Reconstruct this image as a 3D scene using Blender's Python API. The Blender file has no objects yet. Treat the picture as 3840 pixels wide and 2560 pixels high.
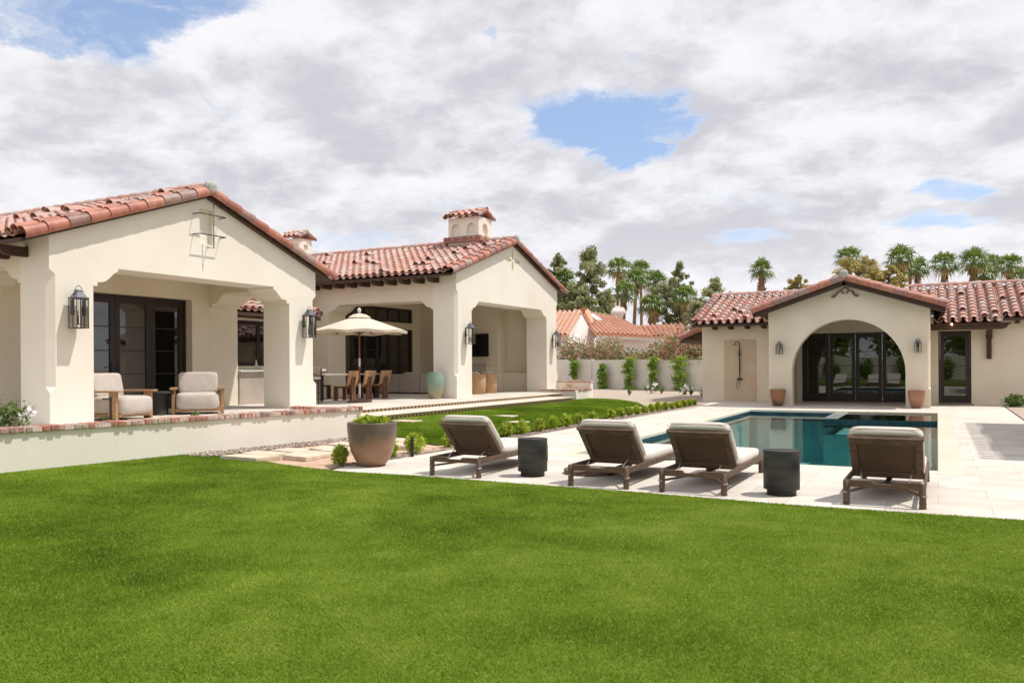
import bpy, bmesh, math, random
import numpy as np
from mathutils import Vector, Matrix
from mathutils.geometry import tessellate_polygon
R = math.radians
PI = math.pi
random.seed(7)
rng = np.random.default_rng(11)
scene = bpy.context.scene
COL = scene.collection

# ------------------------------------------------------------------ camera
F_PX, YAW, HZ, ROLL, CAM_H = 3062.1, .480267, 1370.63, .0064268, 1.38
FWD = Vector((-math.sin(YAW), math.cos(YAW), 0)); RGT = Vector((math.cos(YAW), math.sin(YAW), 0)); UP = Vector((0, 0, 1))
cam = bpy.data.cameras.new('camera'); camo = bpy.data.objects.new('camera', cam); COL.objects.link(camo)
cam.lens = F_PX / 3840 * 36; cam.sensor_width = 36; cam.shift_y = (HZ - 1280) / 3840
cam.clip_start = .05; cam.clip_end = 3000
cx = RGT * math.cos(ROLL) - UP * math.sin(ROLL); cy = RGT * math.sin(ROLL) + UP * math.cos(ROLL); cz = -FWD
camo.matrix_world = Matrix(((cx.x, cy.x, cz.x, 0), (cx.y, cy.y, cz.y, 0), (cx.z, cy.z, cz.z, CAM_H), (0, 0, 0, 1)))
scene.camera = camo

def at(u, v, D):
    """world point seen at survey coordinates (u, v), D metres in front of the camera"""
    dx, dy = u - 1920, v - HZ
    a = (dx * math.cos(ROLL) - dy * math.sin(ROLL)) / F_PX; b = (dx * math.sin(ROLL) + dy * math.cos(ROLL)) / F_PX
    return Vector((0, 0, CAM_H)) + D * (FWD + a * RGT - b * UP)

# ------------------------------------------------------------------ materials
M = {}
def nodes(name):
    m = bpy.data.materials.new(name); m.use_nodes = True
    nt = m.node_tree; b = nt.nodes['Principled BSDF']; M[name] = m
    return m, nt, b
def lk(nt, a, b): nt.links.new(a, b)
def N(nt, t, **kw):
    n = nt.nodes.new(t)
    for k, v in kw.items():
        if k in n.inputs and not hasattr(n, k): n.inputs[k].default_value = v
        else: setattr(n, k, v)
    return n
def ramp(nt, stops):
    r = nt.nodes.new('ShaderNodeValToRGB'); e = r.color_ramp.elements
    while len(e) < len(stops): e.new(.5)
    for i, (p, c) in enumerate(stops): e[i].position = p; e[i].color = (*c, 1)
    return r
def noisy(name, c1, c2, scale=3, rough=.8, bump=.0, bscale=60, detail=6, spec=.3, lo=.35, hi=.65, coord='Object', stretch=None, bdist=.01):
    m, nt, b = nodes(name)
    tc = N(nt, 'ShaderNodeTexCoord'); src = tc.outputs[coord]
    if stretch:
        mp = N(nt, 'ShaderNodeMapping'); mp.inputs['Scale'].default_value = stretch; lk(nt, src, mp.inputs['Vector']); src = mp.outputs[0]
    n = N(nt, 'ShaderNodeTexNoise', Scale=scale, Detail=detail); lk(nt, src, n.inputs['Vector'])
    r = ramp(nt, [(lo, c1), (hi, c2)]); lk(nt, n.outputs['Fac'], r.inputs[0]); lk(nt, r.outputs[0], b.inputs['Base Color'])
    b.inputs['Roughness'].default_value = rough; b.inputs['Specular IOR Level'].default_value = spec
    if bump:
        n2 = N(nt, 'ShaderNodeTexNoise', Scale=bscale, Detail=4); lk(nt, src, n2.inputs['Vector'])
        bp = N(nt, 'ShaderNodeBump', Strength=bump, Distance=bdist); lk(nt, n2.outputs['Fac'], bp.inputs['Height']); lk(nt, bp.outputs[0], b.inputs['Normal'])
    return m
def plain(name, c, rough=.6, metal=0, spec=.4):
    m, nt, b = nodes(name); b.inputs['Base Color'].default_value = (*c, 1); b.inputs['Roughness'].default_value = rough
    b.inputs['Metallic'].default_value = metal; b.inputs['Specular IOR Level'].default_value = spec; return m
def varmat(name, stops, rough=.7, spec=.3, noise=.25, nscale=25, transl=0, const=False):
    """colour picked per piece by the 'var' attribute, mottled a little by noise"""
    m, nt, b = nodes(name)
    a = N(nt, 'ShaderNodeAttribute'); a.attribute_name = 'var'
    r = ramp(nt, stops)
    if const: r.color_ramp.interpolation = 'CONSTANT'
    lk(nt, a.outputs['Fac'], r.inputs[0])
    tc = N(nt, 'ShaderNodeTexCoord'); n = N(nt, 'ShaderNodeTexNoise', Scale=nscale, Detail=4); lk(nt, tc.outputs['Object'], n.inputs['Vector'])
    mr = N(nt, 'ShaderNodeMapRange'); mr.inputs['From Min'].default_value = .3; mr.inputs['From Max'].default_value = .7
    mr.inputs['To Min'].default_value = 1 - noise; mr.inputs['To Max'].default_value = 1 + noise; lk(nt, n.outputs['Fac'], mr.inputs['Value'])
    vm = N(nt, 'ShaderNodeVectorMath', operation='SCALE'); lk(nt, r.outputs[0], vm.inputs[0]); lk(nt, mr.outputs[0], vm.inputs['Scale'])
    lk(nt, vm.outputs[0], b.inputs['Base Color']); b.inputs['Roughness'].default_value = rough; b.inputs['Specular IOR Level'].default_value = spec
    if transl:
        t = N(nt, 'ShaderNodeBsdfTranslucent'); lk(nt, vm.outputs[0], t.inputs['Color'])
        mx = N(nt, 'ShaderNodeMixShader'); mx.inputs[0].default_value = transl
        lk(nt, b.outputs[0], mx.inputs[1]); lk(nt, t.outputs[0], mx.inputs[2]); lk(nt, mx.outputs[0], nt.nodes['Material Output'].inputs['Surface'])
    return m

noisy('stucco', (.765, .675, .535), (.825, .745, .61), scale=.9, rough=.92, bump=.4, bscale=22, spec=.15, bdist=.006)  # shaded walls: warm light bounced off the deck is put into this stucco
noisy('stucco_white_lit', (.79, .735, .635), (.845, .80, .71), scale=.8, rough=.92, bump=.4, bscale=22, spec=.15, bdist=.006)  # paler, sunlit copy of the stucco; also the light cream garden walls
noisy('stucco_grey', (.64, .61, .545), (.70, .67, .605), scale=.8, rough=.95, bump=.2, bscale=30, spec=.1)
noisy('plaster_tan', (.60, .46, .33), (.66, .52, .38), scale=2, rough=.85, spec=.2)
noisy('mortar', (.33, .34, .31), (.55, .54, .49), scale=14, rough=.95, bump=.6, bscale=30)
varmat('clay_tile_sunlit', [(0, (.56, .325, .26)), (.3, (.53, .285, .225)), (.5, (.48, .255, .205)), (.68, (.53, .39, .345)), (.84, (.44, .285, .245)), (1, (.56, .43, .385))], rough=.6, spec=.35, noise=.18, nscale=9)  # roof slopes: sunlight put into a paler, pinker clay than the verges
varmat('verge_tile_shade', [(0, (.46, .20, .135)), (.35, (.41, .16, .11)), (.55, (.33, .13, .10)), (.78, (.36, .245, .215)), (.9, (.26, .14, .12)), (1, (.40, .28, .25))], rough=.5, spec=.4, noise=.22, nscale=7)  # verge clay: redder, and darkened to hold the shade on the gable edges
varmat('pale_clay_tile', [(0, (.76, .44, .31)), (.5, (.70, .38, .26)), (1, (.76, .49, .38))], rough=.6, noise=.15)
noisy('dark_wood', (.050, .026, .018), (.085, .046, .031), scale=6, rough=.6, stretch=(1, 1, 8))
noisy('frame_bronze', (.028, .018, .015), (.038, .025, .021), scale=4, rough=.4, spec=.4)
noisy('iron', (.035, .030, .028), (.055, .048, .045), scale=20, rough=.45, spec=.5)
noisy('oak', (.33, .19, .10), (.44, .27, .15), scale=4, rough=.55, stretch=(1, 1, 10), bump=.05)
noisy('teak_grey', (.090, .056, .038), (.155, .098, .066), scale=5, rough=.65, stretch=(2, 2, 12), bump=.1)
noisy('walnut', (.14, .06, .035), (.24, .11, .065), scale=5, rough=.5, stretch=(6, 6, 1))
noisy('leather', (.42, .25, .13), (.50, .31, .17), scale=6, rough=.5)
noisy('taupe_linen', (.50, .445, .40), (.56, .50, .455), scale=9, rough=.95, bump=.15, bscale=300, spec=.1)
noisy('linen', (.62, .56, .50), (.68, .62, .56), scale=9, rough=.95, bump=.15, bscale=300, spec=.1)
noisy('canvas', (.64, .54, .43), (.70, .60, .49), scale=3, rough=.9, bump=.1, bscale=200, spec=.1)
noisy('sofa_fabric', (.50, .43, .385), (.56, .49, .44), scale=9, rough=.95, spec=.1)
noisy('rattan', (.40, .24, .12), (.52, .33, .18), scale=30, rough=.7, stretch=(1, 1, 6), bump=.3, bscale=60)
noisy('stone_grey', (.030, .030, .028), (.065, .063, .057), scale=3.5, rough=.5, bump=.1, bscale=20, stretch=(1, 1, 4))
noisy('charcoal', (.02, .019, .018), (.035, .033, .031), scale=6, rough=.6)
noisy('disc_brown', (.14, .085, .065), (.22, .14, .115), scale=6, rough=.45)
noisy('deck_stone_plain', (.60, .53, .45), (.68, .61, .53), scale=2.5, rough=.75, spec=.25)
noisy('flagstone', (.52, .42, .31), (.66, .56, .44), scale=4, rough=.85, bump=.3, bscale=30)
noisy('dirt', (.45, .295, .205), (.58, .42, .31), scale=4, rough=1, bump=.5, bscale=40, spec=.05)
noisy('bark', (.10, .065, .045), (.20, .14, .10), scale=9, rough=.95, bump=.6, bscale=30, stretch=(1, 1, .3))
noisy('palm_bark', (.20, .125, .085), (.34, .22, .155), scale=6, rough=.95, bump=.5, bscale=20, stretch=(1, 1, 5))
plain('black_metal', (.012, .011, .011), .35, 0, .5)
plain('steel', (.45, .45, .46), .3, .9)
plain('white_paint', (.75, .73, .70), .5)
plain('dark_room', (.012, .010, .009), .9)
plain('tv_black', (.006, .006, .006), .25)
plain('candle', (.72, .66, .55), .5)
varmat('boxwood', [(0, (.17, .25, .02)), (.5, (.36, .44, .045)), (1, (.58, .62, .10))], rough=.5, transl=.3, noise=.2)
varmat('lime_leaf', [(0, (.18, .28, .02)), (.5, (.40, .50, .04)), (1, (.62, .68, .10))], rough=.5, transl=.3, noise=.2)
varmat('vine_leaf', [(0, (.08, .15, .02)), (.5, (.20, .34, .04)), (1, (.42, .56, .09))], rough=.45, transl=.25, noise=.2)
varmat('oleander', [(0, (.16, .21, .07)), (.45, (.30, .32, .13)), (.66, (.42, .34, .18)), (.70, (.62, .18, .18)), (1, (.74, .38, .38))], rough=.6, transl=.2, noise=.15)
varmat('euca_leaf', [(0, (.17, .205, .085)), (.5, (.36, .385, .19)), (1, (.60, .59, .36))], rough=.6, transl=.45, noise=.2)
varmat('paloverde_leaf', [(0, (.28, .25, .08)), (.5, (.46, .39, .14)), (1, (.64, .54, .24))], rough=.6, transl=.4, noise=.2)
varmat('palm_leaf', [(0, (.055, .095, .02)), (.5, (.13, .21, .04)), (.9, (.32, .40, .10)), (1, (.40, .28, .11))], rough=.4, spec=.5, transl=.2, noise=.1)
varmat('palm_dead', [(0, (.22, .14, .07)), (1, (.36, .25, .14))], rough=.8, noise=.2)
varmat('rose', [(0, (.05, .10, .02)), (.6, (.14, .22, .05)), (.8, (.22, .30, .08))], rough=.5, transl=.2)
plain('petal', (.86, .85, .83), .6)
varmat('pebble', [(0, (.13, .095, .085)), (.4, (.30, .22, .19)), (.7, (.48, .40, .34)), (1, (.62, .55, .48))], rough=.8, noise=.1)
noisy('brick_mortar', (.55, .43, .37), (.68, .56, .49), scale=14, rough=.95, bump=.6, bscale=30)
varmat('old_brick', [(0, (.34, .14, .12)), (.25, (.40, .20, .165)), (.42, (.43, .17, .115)), (.6, (.48, .30, .25)), (.8, (.50, .41, .34)), (.93, (.20, .13, .13)), (1, (.55, .36, .30))], rough=.9, noise=.35, nscale=30)
varmat('grass_blade', [(0, (.085, .155, .008)), (.5, (.215, .325, .021)), (.85, (.36, .46, .065)), (1, (.50, .56, .17))], rough=.6, spec=.15, noise=.0, transl=.25)

# glazed planter: brown at the rim, copper glaze patch low on the side
def glaze(name, c_top, c_mid, c_low, z0, z1):
    m, nt, b = nodes(name)
    tc = N(nt, 'ShaderNodeTexCoord'); sp = N(nt, 'ShaderNodeSeparateXYZ'); lk(nt, tc.outputs['Object'], sp.inputs[0])
    n = N(nt, 'ShaderNodeTexNoise', Scale=4, Detail=6); lk(nt, tc.outputs['Object'], n.inputs['Vector'])
    mr = N(nt, 'ShaderNodeMapRange'); mr.inputs['From Min'].default_value = z0; mr.inputs['From Max'].default_value = z1; lk(nt, sp.outputs['Z'], mr.inputs['Value'])
    ad = N(nt, 'ShaderNodeMath', operation='MULTIPLY_ADD'); lk(nt, n.outputs['Fac'], ad.inputs[0]); ad.inputs[1].default_value = .5; lk(nt, mr.outputs[0], ad.inputs[2])
    sb = N(nt, 'ShaderNodeMath', operation='SUBTRACT'); lk(nt, ad.outputs[0], sb.inputs[0]); sb.inputs[1].default_value = .25
    r = ramp(nt, [(0, c_low), (.28, c_low), (.52, c_mid), (.85, c_top), (1, c_top)]); lk(nt, sb.outputs[0], r.inputs[0]); lk(nt, r.outputs[0], b.inputs['Base Color'])
    b.inputs['Roughness'].default_value = .38; b.inputs['Specular IOR Level'].default_value = .5
    return m
glaze('glaze_brown', (.125, .092, .076), (.155, .11, .088), (.30, .165, .10), .02, .85)
glaze('glaze_copper', (.30, .14, .07), (.36, .17, .08), (.11, .08, .07), -.12, .50)
glaze('glaze_copper_full', (.32, .155, .085), (.38, .19, .10), (.30, .15, .085), 0, .45)
glaze('glaze_jade', (.22, .31, .245), (.36, .28, .16), (.30, .34, .24), .1, .95)

# window glass: dark room behind a strongly reflecting double pane
m, nt, b = nodes('window_glass')
b.inputs['Base Color'].default_value = (.010, .010, .007, 1); b.inputs['Roughness'].default_value = .015
b.inputs['IOR'].default_value = 1.95; b.inputs['Specular IOR Level'].default_value = .5
n = N(nt, 'ShaderNodeTexNoise', Scale=.9, Detail=1); tc = N(nt, 'ShaderNodeTexCoord'); lk(nt, tc.outputs['Object'], n.inputs['Vector'])
bp = N(nt, 'ShaderNodeBump', Strength=.12, Distance=.02); lk(nt, n.outputs['Fac'], bp.inputs['Height']); lk(nt, bp.outputs[0], b.inputs['Normal'])
# clear thin glass for the lanterns
m, nt, b = nodes('lantern_glass')
tr = N(nt, 'ShaderNodeBsdfTransparent'); tr.inputs[0].default_value = (.96, .965, .96, 1); gl = N(nt, 'ShaderNodeBsdfGlossy'); gl.inputs['Roughness'].default_value = .03
fr = N(nt, 'ShaderNodeFresnel'); fr.inputs['IOR'].default_value = 1.6; mx = N(nt, 'ShaderNodeMixShader'); lk(nt, fr.outputs[0], mx.inputs[0]); lk(nt, tr.outputs[0], mx.inputs[1]); lk(nt, gl.outputs[0], mx.inputs[2])
lk(nt, mx.outputs[0], nt.nodes['Material Output'].inputs['Surface'])
# pool water
m, nt, b = nodes('water')
tc = N(nt, 'ShaderNodeTexCoord'); mp = N(nt, 'ShaderNodeMapping'); mp.inputs['Scale'].default_value = (1, .6, 1); lk(nt, tc.outputs['Object'], mp.inputs[0])
n = N(nt, 'ShaderNodeTexNoise', Scale=5.5, Detail=3); lk(nt, mp.outputs[0], n.inputs['Vector'])
bp = N(nt, 'ShaderNodeBump', Strength=.11, Distance=.02); lk(nt, n.outputs['Fac'], bp.inputs['Height'])
tr = N(nt, 'ShaderNodeBsdfTransparent'); tr.inputs[0].default_value = (.90, .98, .98, 1); gl = N(nt, 'ShaderNodeBsdfGlossy'); gl.inputs['Roughness'].default_value = .02
gl.inputs['Color'].default_value = (.92, .97, .96, 1)
fr = N(nt, 'ShaderNodeFresnel'); fr.inputs['IOR'].default_value = 1.33; lk(nt, bp.outputs[0], fr.inputs['Normal']); lk(nt, bp.outputs[0], gl.inputs['Normal'])
mx = N(nt, 'ShaderNodeMixShader'); lk(nt, fr.outputs[0], mx.inputs[0]); lk(nt, tr.outputs[0], mx.inputs[1]); lk(nt, gl.outputs[0], mx.inputs[2])
lk(nt, mx.outputs[0], nt.nodes['Material Output'].inputs['Surface'])
noisy('pool_plaster', (.19, .52, .53), (.23, .59, .60), scale=2, rough=.8, spec=.2)

def brickmat(name, c1, c2, cm, w, h, mortar=.012, rough=.8, scale=1.0, offset=.5, rot=0, bump=.3, uv=False, noise=.15):
    m, nt, b = nodes(name)
    tc = N(nt, 'ShaderNodeTexCoord'); mp = N(nt, 'ShaderNodeMapping'); mp.inputs['Rotation'].default_value = rot if rot else (0, 0, 0); lk(nt, tc.outputs['Object'], mp.inputs[0])
    br = N(nt, 'ShaderNodeTexBrick'); br.offset = offset; lk(nt, mp.outputs[0], br.inputs['Vector'])
    for k, v in (('Color1', (*c1, 1)), ('Color2', (*c2, 1)), ('Mortar', (*cm, 1)), ('Scale', scale), ('Mortar Size', mortar), ('Brick Width', w), ('Row Height', h), ('Mortar Smooth', .1), ('Bias', 0)): br.inputs[k].default_value = v
    n = N(nt, 'ShaderNodeTexNoise', Scale=2.3, Detail=8); lk(nt, mp.outputs[0], n.inputs['Vector'])
    mr = N(nt, 'ShaderNodeMapRange'); mr.inputs['From Min'].default_value = .3; mr.inputs['From Max'].default_value = .7; mr.inputs['To Min'].default_value = 1 - noise; mr.inputs['To Max'].default_value = 1 + noise * .6
    lk(nt, n.outputs['Fac'], mr.inputs['Value'])
    vm = N(nt, 'ShaderNodeVectorMath', operation='SCALE'); lk(nt, br.outputs['Color'], vm.inputs[0]); lk(nt, mr.outputs[0], vm.inputs['Scale']); lk(nt, vm.outputs[0], b.inputs['Base Color'])
    b.inputs['Roughness'].default_value = rough; b.inputs['Specular IOR Level'].default_value = .25
    if bump:
        iv = N(nt, 'ShaderNodeMath', operation='SUBTRACT'); iv.inputs[0].default_value = 1; lk(nt, br.outputs['Fac'], iv.inputs[1])
        bp = N(nt, 'ShaderNodeBump', Strength=bump, Distance=.004); lk(nt, iv.outputs[0], bp.inputs['Height']); lk(nt, bp.outputs[0], b.inputs['Normal'])
    return m
brickmat('deck_stone', (.585, .53, .465), (.665, .615, .55), (.50, .44, .38), .9, .6, mortar=.006, noise=.13)
brickmat('coping_stone', (.64, .55, .44), (.70, .61, .50), (.50, .42, .33), .6, 1.2, mortar=.008, offset=0, noise=.08)
plain('wet_stone_sheen', (.42, .46, .47), .15)  # pale tone holds the light reflected off the wet spa rim
brickmat('pool_tile', (.018, .055, .075), (.028, .075, .095), (.05, .08, .09), .15, .15, mortar=.006, offset=0, rot=(R(90), 0, 0), rough=.25, noise=.3)
brickmat('bar_tile', (.66, .58, .51), (.72, .64, .57), (.50, .43, .37), .06, .2, mortar=.006, offset=0, rot=(R(90), 0, R(90)), rough=.4)
# patterned step riser tile
m, nt, b = nodes('riser_tile')
tc = N(nt, 'ShaderNodeTexCoord'); sp = N(nt, 'ShaderNodeSeparateXYZ'); lk(nt, tc.outputs['Object'], sp.inputs[0])
def tri(nt, src, freq, ph=0):
    a = N(nt, 'ShaderNodeMath', operation='MULTIPLY_ADD'); lk(nt, src, a.inputs[0]); a.inputs[1].default_value = freq; a.inputs[2].default_value = ph
    p = N(nt, 'ShaderNodeMath', operation='PINGPONG'); lk(nt, a.outputs[0], p.inputs[0]); p.inputs[1].default_value = 1; return p.outputs[0]
ty = tri(nt, sp.outputs['Y'], 12.5); tz = tri(nt, sp.outputs['Z'], 16, .4)
s_ = N(nt, 'ShaderNodeMath', operation='ADD'); lk(nt, ty, s_.inputs[0]); lk(nt, tz, s_.inputs[1])
r = ramp(nt, [(0, (.10, .075, .05)), (.35, (.62, .36, .13)), (.5, (.78, .66, .46)), (.62, (.12, .10, .08)), (.75, (.70, .50, .24))]); r.color_ramp.interpolation = 'CONSTANT'
hf = N(nt, 'ShaderNodeMath', operation='MULTIPLY'); lk(nt, s_.outputs[0], hf.inputs[0]); hf.inputs[1].default_value = .5
lk(nt, hf.outputs[0], r.inputs[0]); lk(nt, r.outputs[0], b.inputs['Base Color']); b.inputs['Roughness'].default_value = .35
# woven backs of the loungers
m, nt, b = nodes('weave')
tc = N(nt, 'ShaderNodeTexCoord'); w1 = N(nt, 'ShaderNodeTexWave', Scale=22, Distortion=.6); w2 = N(nt, 'ShaderNodeTexWave', Scale=22, Distortion=.6); w2.bands_direction = 'Z'
lk(nt, tc.outputs['Object'], w1.inputs['Vector']); lk(nt, tc.outputs['Object'], w2.inputs['Vector'])
mu = N(nt, 'ShaderNodeMath', operation='MULTIPLY'); lk(nt, w1.outputs['Fac'], mu.inputs[0]); lk(nt, w2.outputs['Fac'], mu.inputs[1])
r = ramp(nt, [(0, (.05, .028, .017)), (.6, (.18, .10, .055))]); lk(nt, mu.outputs[0], r.inputs[0]); lk(nt, r.outputs[0], b.inputs['Base Color']); b.inputs['Roughness'].default_value = .7
bp = N(nt, 'ShaderNodeBump', Strength=.6, Distance=.004); lk(nt, mu.outputs[0], bp.inputs['Height']); lk(nt, bp.outputs[0], b.inputs['Normal'])
# gravel ground
def gravel(name, cols, scale):
    m, nt, b = nodes(name)
    tc = N(nt, 'ShaderNodeTexCoord'); vo = N(nt, 'ShaderNodeTexVoronoi', Scale=scale); lk(nt, tc.outputs['Object'], vo.inputs['Vector'])
    sp = N(nt, 'ShaderNodeSeparateColor'); lk(nt, vo.outputs['Color'], sp.inputs[0]); r = ramp(nt, cols); lk(nt, sp.outputs[0], r.inputs[0]); lk(nt, r.outputs[0], b.inputs['Base Color'])
    bp = N(nt, 'ShaderNodeBump', Strength=.8, Distance=.02); bp.invert = True; lk(nt, vo.outputs['Distance'], bp.inputs['Height']); lk(nt, bp.outputs[0], b.inputs['Normal']); b.inputs['Roughness'].default_value = .95
gravel('gravel_tan', [(0, (.36, .27, .21)), (.5, (.48, .385, .31)), (1, (.60, .52, .44))], 45)
gravel('gravel_far', [(0, (.42, .33, .26)), (1, (.52, .43, .35))], 20)
# turf base under the blades: mottled by fine noise
m, nt, b = nodes('turf')
tc = N(nt, 'ShaderNodeTexCoord'); n = N(nt, 'ShaderNodeTexNoise', Scale=90, Detail=3); lk(nt, tc.outputs['Object'], n.inputs['Vector'])
r = ramp(nt, [(.3, (.07, .115, .010)), (.7, (.17, .24, .03))]); lk(nt, n.outputs['Fac'], r.inputs[0]); lk(nt, r.outputs[0], b.inputs['Base Color']); b.inputs['Roughness'].default_value = .9
b.inputs['Specular IOR Level'].default_value = .1
m, nt, b = nodes('lamp_glow'); b.inputs['Emission Color'].default_value = (1, .62, .28, 1); b.inputs['Emission Strength'].default_value = 18
m, nt, b = nodes('thin_metal_roof'); b.inputs['Base Color'].default_value = (.22, .22, .25, 1); b.inputs['Metallic'].default_value = .6; b.inputs['Roughness'].default_value = .35

# ------------------------------------------------------------------ mesh builder
class MB:
    def __init__(s): s.v = []; s.f = []; s.m = []; s.a = []; s.cur = 0; s.var = .5; s.sm = []; s.smooth = False
    def V(s, p): s.v.append((p[0], p[1], p[2])); s.a.append(s.var); return len(s.v) - 1
    def F(s, *i): s.f.append(i); s.m.append(s.cur); s.sm.append(s.smooth)
    def quad(s, a, b, c, d): s.F(s.V(a), s.V(b), s.V(c), s.V(d)); return s
    def box(s, x0, x1, y0, y1, z0, z1):
        i = [s.V(p) for p in ((x0, y0, z0), (x1, y0, z0), (x1, y1, z0), (x0, y1, z0), (x0, y0, z1), (x1, y0, z1), (x1, y1, z1), (x0, y1, z1))]
        for q in ((0, 3, 2, 1), (4, 5, 6, 7), (0, 1, 5, 4), (1, 2, 6, 5), (2, 3, 7, 6), (3, 0, 4, 7)): s.F(*[i[k] for k in q])
        return s
    def bar(s, p, q, w, h, up=(0, 0, 1)):
        """box beam from p to q, w wide, h high"""
        p, q = Vector(p), Vector(q); d = (q - p).normalized(); sd = d.cross(Vector(up)); sd = sd.normalized() if sd.length > 1e-6 else Vector((1, 0, 0)); u = sd.cross(d)
        c = [(-.5, -.5), (.5, -.5), (.5, .5), (-.5, .5)]
        i = [s.V(p + sd * a * w + u * b_ * h) for a, b_ in c]; j = [s.V(q + sd * a * w + u * b_ * h) for a, b_ in c]
        s.F(*i[::-1]); s.F(*j)
        for k in range(4): s.F(i[k], i[(k + 1) % 4], j[(k + 1) % 4], j[k])
        return s
    def prism(s, pts, axis, a, b, holes=()):
        loops = [list(pts)] + [list(h) for h in holes]
        def P(p, t): return {'x': (t, p[0], p[1]), 'y': (p[0], t, p[1]), 'z': (p[0], p[1], t)}[axis]
        tris = tessellate_polygon([[Vector((p[0], p[1], 0)) for p in l] for l in loops])
        flat = [p for l in loops for p in l]
        ia = [s.V(P(p, a)) for p in flat]; ib = [s.V(P(p, b)) for p in flat]
        for t in tris: s.F(*[ia[k] for k in t]); s.F(*[ib[k] for k in t[::-1]])
        o = 0
        for l in loops:
            n = len(l)
            for k in range(n): s.F(ia[o + k], ia[o + (k + 1) % n], ib[o + (k + 1) % n], ib[o + k])
            o += n
        return s
    def lathe(s, prof, seg=24, c=(0, 0, 0), ang=0, sq=0):
        """profile of (r, z); sq>0 squares the section off"""
        rings = []; sm = s.smooth; s.smooth = True
        for r, z in prof:
            ring = []
            for k in range(seg):
                t = 2 * PI * k / seg + ang; x, y = math.cos(t), math.sin(t)
                if sq: g = (abs(x) ** sq + abs(y) ** sq) ** (-1 / sq); x *= g; y *= g
                ring.append(s.V((c[0] + r * x, c[1] + r * y, c[2] + z)))
            rings.append(ring)
        for a, b in zip(rings, rings[1:]):
            for k in range(seg): s.F(a[k], a[(k + 1) % seg], b[(k + 1) % seg], b[k])
        s.smooth = False
        s.F(*rings[0][::-1]); s.F(*rings[-1]); s.smooth = sm; return s
    def tube(s, pts, r, seg=8, r1=None, cap=True):
        pts = [Vector(p) for p in pts]; n = len(pts); rings = []; sm = s.smooth; s.smooth = True
        ref = Vector((0, 0, 1)) if abs((pts[-1] - pts[0]).normalized().z) < .9 else Vector((1, 0, 0))
        for i, p in enumerate(pts):
            d = (pts[min(i + 1, n - 1)] - pts[max(i - 1, 0)]).normalized(); a = d.cross(ref).normalized(); b = d.cross(a)
            rr = r if r1 is None else r + (r1 - r) * i / (n - 1)
            rings.append([s.V(p + a * rr * math.cos(2 * PI * k / seg) + b * rr * math.sin(2 * PI * k / seg)) for k in range(seg)])
        for a, b in zip(rings, rings[1:]):
            for k in range(seg): s.F(a[k], a[(k + 1) % seg], b[(k + 1) % seg], b[k])
        s.smooth = False
        if cap: s.F(*rings[0]); s.F(*rings[-1][::-1])
        s.smooth = sm; return s
    def halftube(s, p0, p1, r0, r1, up, seg=6, th=.014, rim=True):
        """barrel tile from upper end p0 to lower end p1; up points out of the arch"""
        p0, p1, up = Vector(p0), Vector(p1), Vector(up).normalized(); d = (p1 - p0).normalized(); sd = d.cross(up).normalized()
        def arc(p, r): return [s.V(p + sd * r * math.cos(PI * k / seg) + up * r * math.sin(PI * k / seg)) for k in range(seg + 1)]
        sm = s.smooth; s.smooth = True
        A = arc(p0, r0); B = arc(p1, r1)
        for k in range(seg): s.F(A[k], B[k], B[k + 1], A[k + 1])
        s.smooth = False
        if rim:
            B2 = arc(p1, r1); C = arc(p1, r1 - th); D = arc(p1 - d * .12, r1 - th - .004)
            for k in range(seg): s.F(B2[k], C[k], C[k + 1], B2[k + 1]); s.F(C[k], D[k], D[k + 1], C[k + 1])
        s.smooth = sm; return s
    def ball(s, c, rx, ry, rz, seg=14, rings=8, e=1.0):
        """rounded block (superellipsoid when e<1)"""
        def pw(x): return math.copysign(abs(x) ** e, x)
        sm = s.smooth; s.smooth = True; G = []
        for i in range(rings + 1):
            ph = -PI / 2 + PI * i / rings
            G.append([s.V((c[0] + rx * pw(math.cos(ph)) * pw(math.cos(2 * PI * k / seg)), c[1] + ry * pw(math.cos(ph)) * pw(math.sin(2 * PI * k / seg)), c[2] + rz * pw(math.sin(ph)))) for k in range(seg)])
        for a, b in zip(G, G[1:]):
            for k in range(seg): s.F(a[k], a[(k + 1) % seg], b[(k + 1) % seg], b[k])
        s.smooth = sm; return s
    def xf(s, mat):
        s.v = [tuple(mat @ Vector(p)) for p in s.v]; return s

def world_loc(o):
    p = Vector((0, 0, 0))
    while o: p += o.location; o = o.parent
    return p
def obj(name, mb, mats, parent=None, bevel=0, seg=2, local=False):
    """link a mesh builder as one object; coordinates are world ones unless local"""
    me = bpy.data.meshes.new(name); off = Vector((0, 0, 0)) if local or not parent else world_loc(parent)
    v = [(p[0] - off.x, p[1] - off.y, p[2] - off.z) for p in mb.v]
    me.from_pydata(v, [], mb.f)
    for x in (mats if isinstance(mats, (list, tuple)) else [mats]): me.materials.append(M[x])
    me.polygons.foreach_set('material_index', mb.m); me.polygons.foreach_set('use_smooth', mb.sm)
    at_ = me.attributes.new('var', 'FLOAT', 'POINT'); at_.data.foreach_set('value', mb.a)
    bm = bmesh.new(); bm.from_mesh(me); bmesh.ops.recalc_face_normals(bm, faces=bm.faces); bm.to_mesh(me); bm.free(); me.update()
    o = bpy.data.objects.new(name, me); COL.objects.link(o)
    if parent: o.parent = parent
    if bevel:
        md = o.modifiers.new('edge', 'BEVEL'); md.width = bevel; md.segments = seg; md.limit_method = 'ANGLE'; md.angle_limit = R(40)
    return o
def tag(o, label=None, cat=None, group=None, kind=None):
    if label: o['label'] = label
    if cat: o['category'] = cat
    if group: o['group'] = group
    if kind: o['kind'] = kind
    return o
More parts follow.
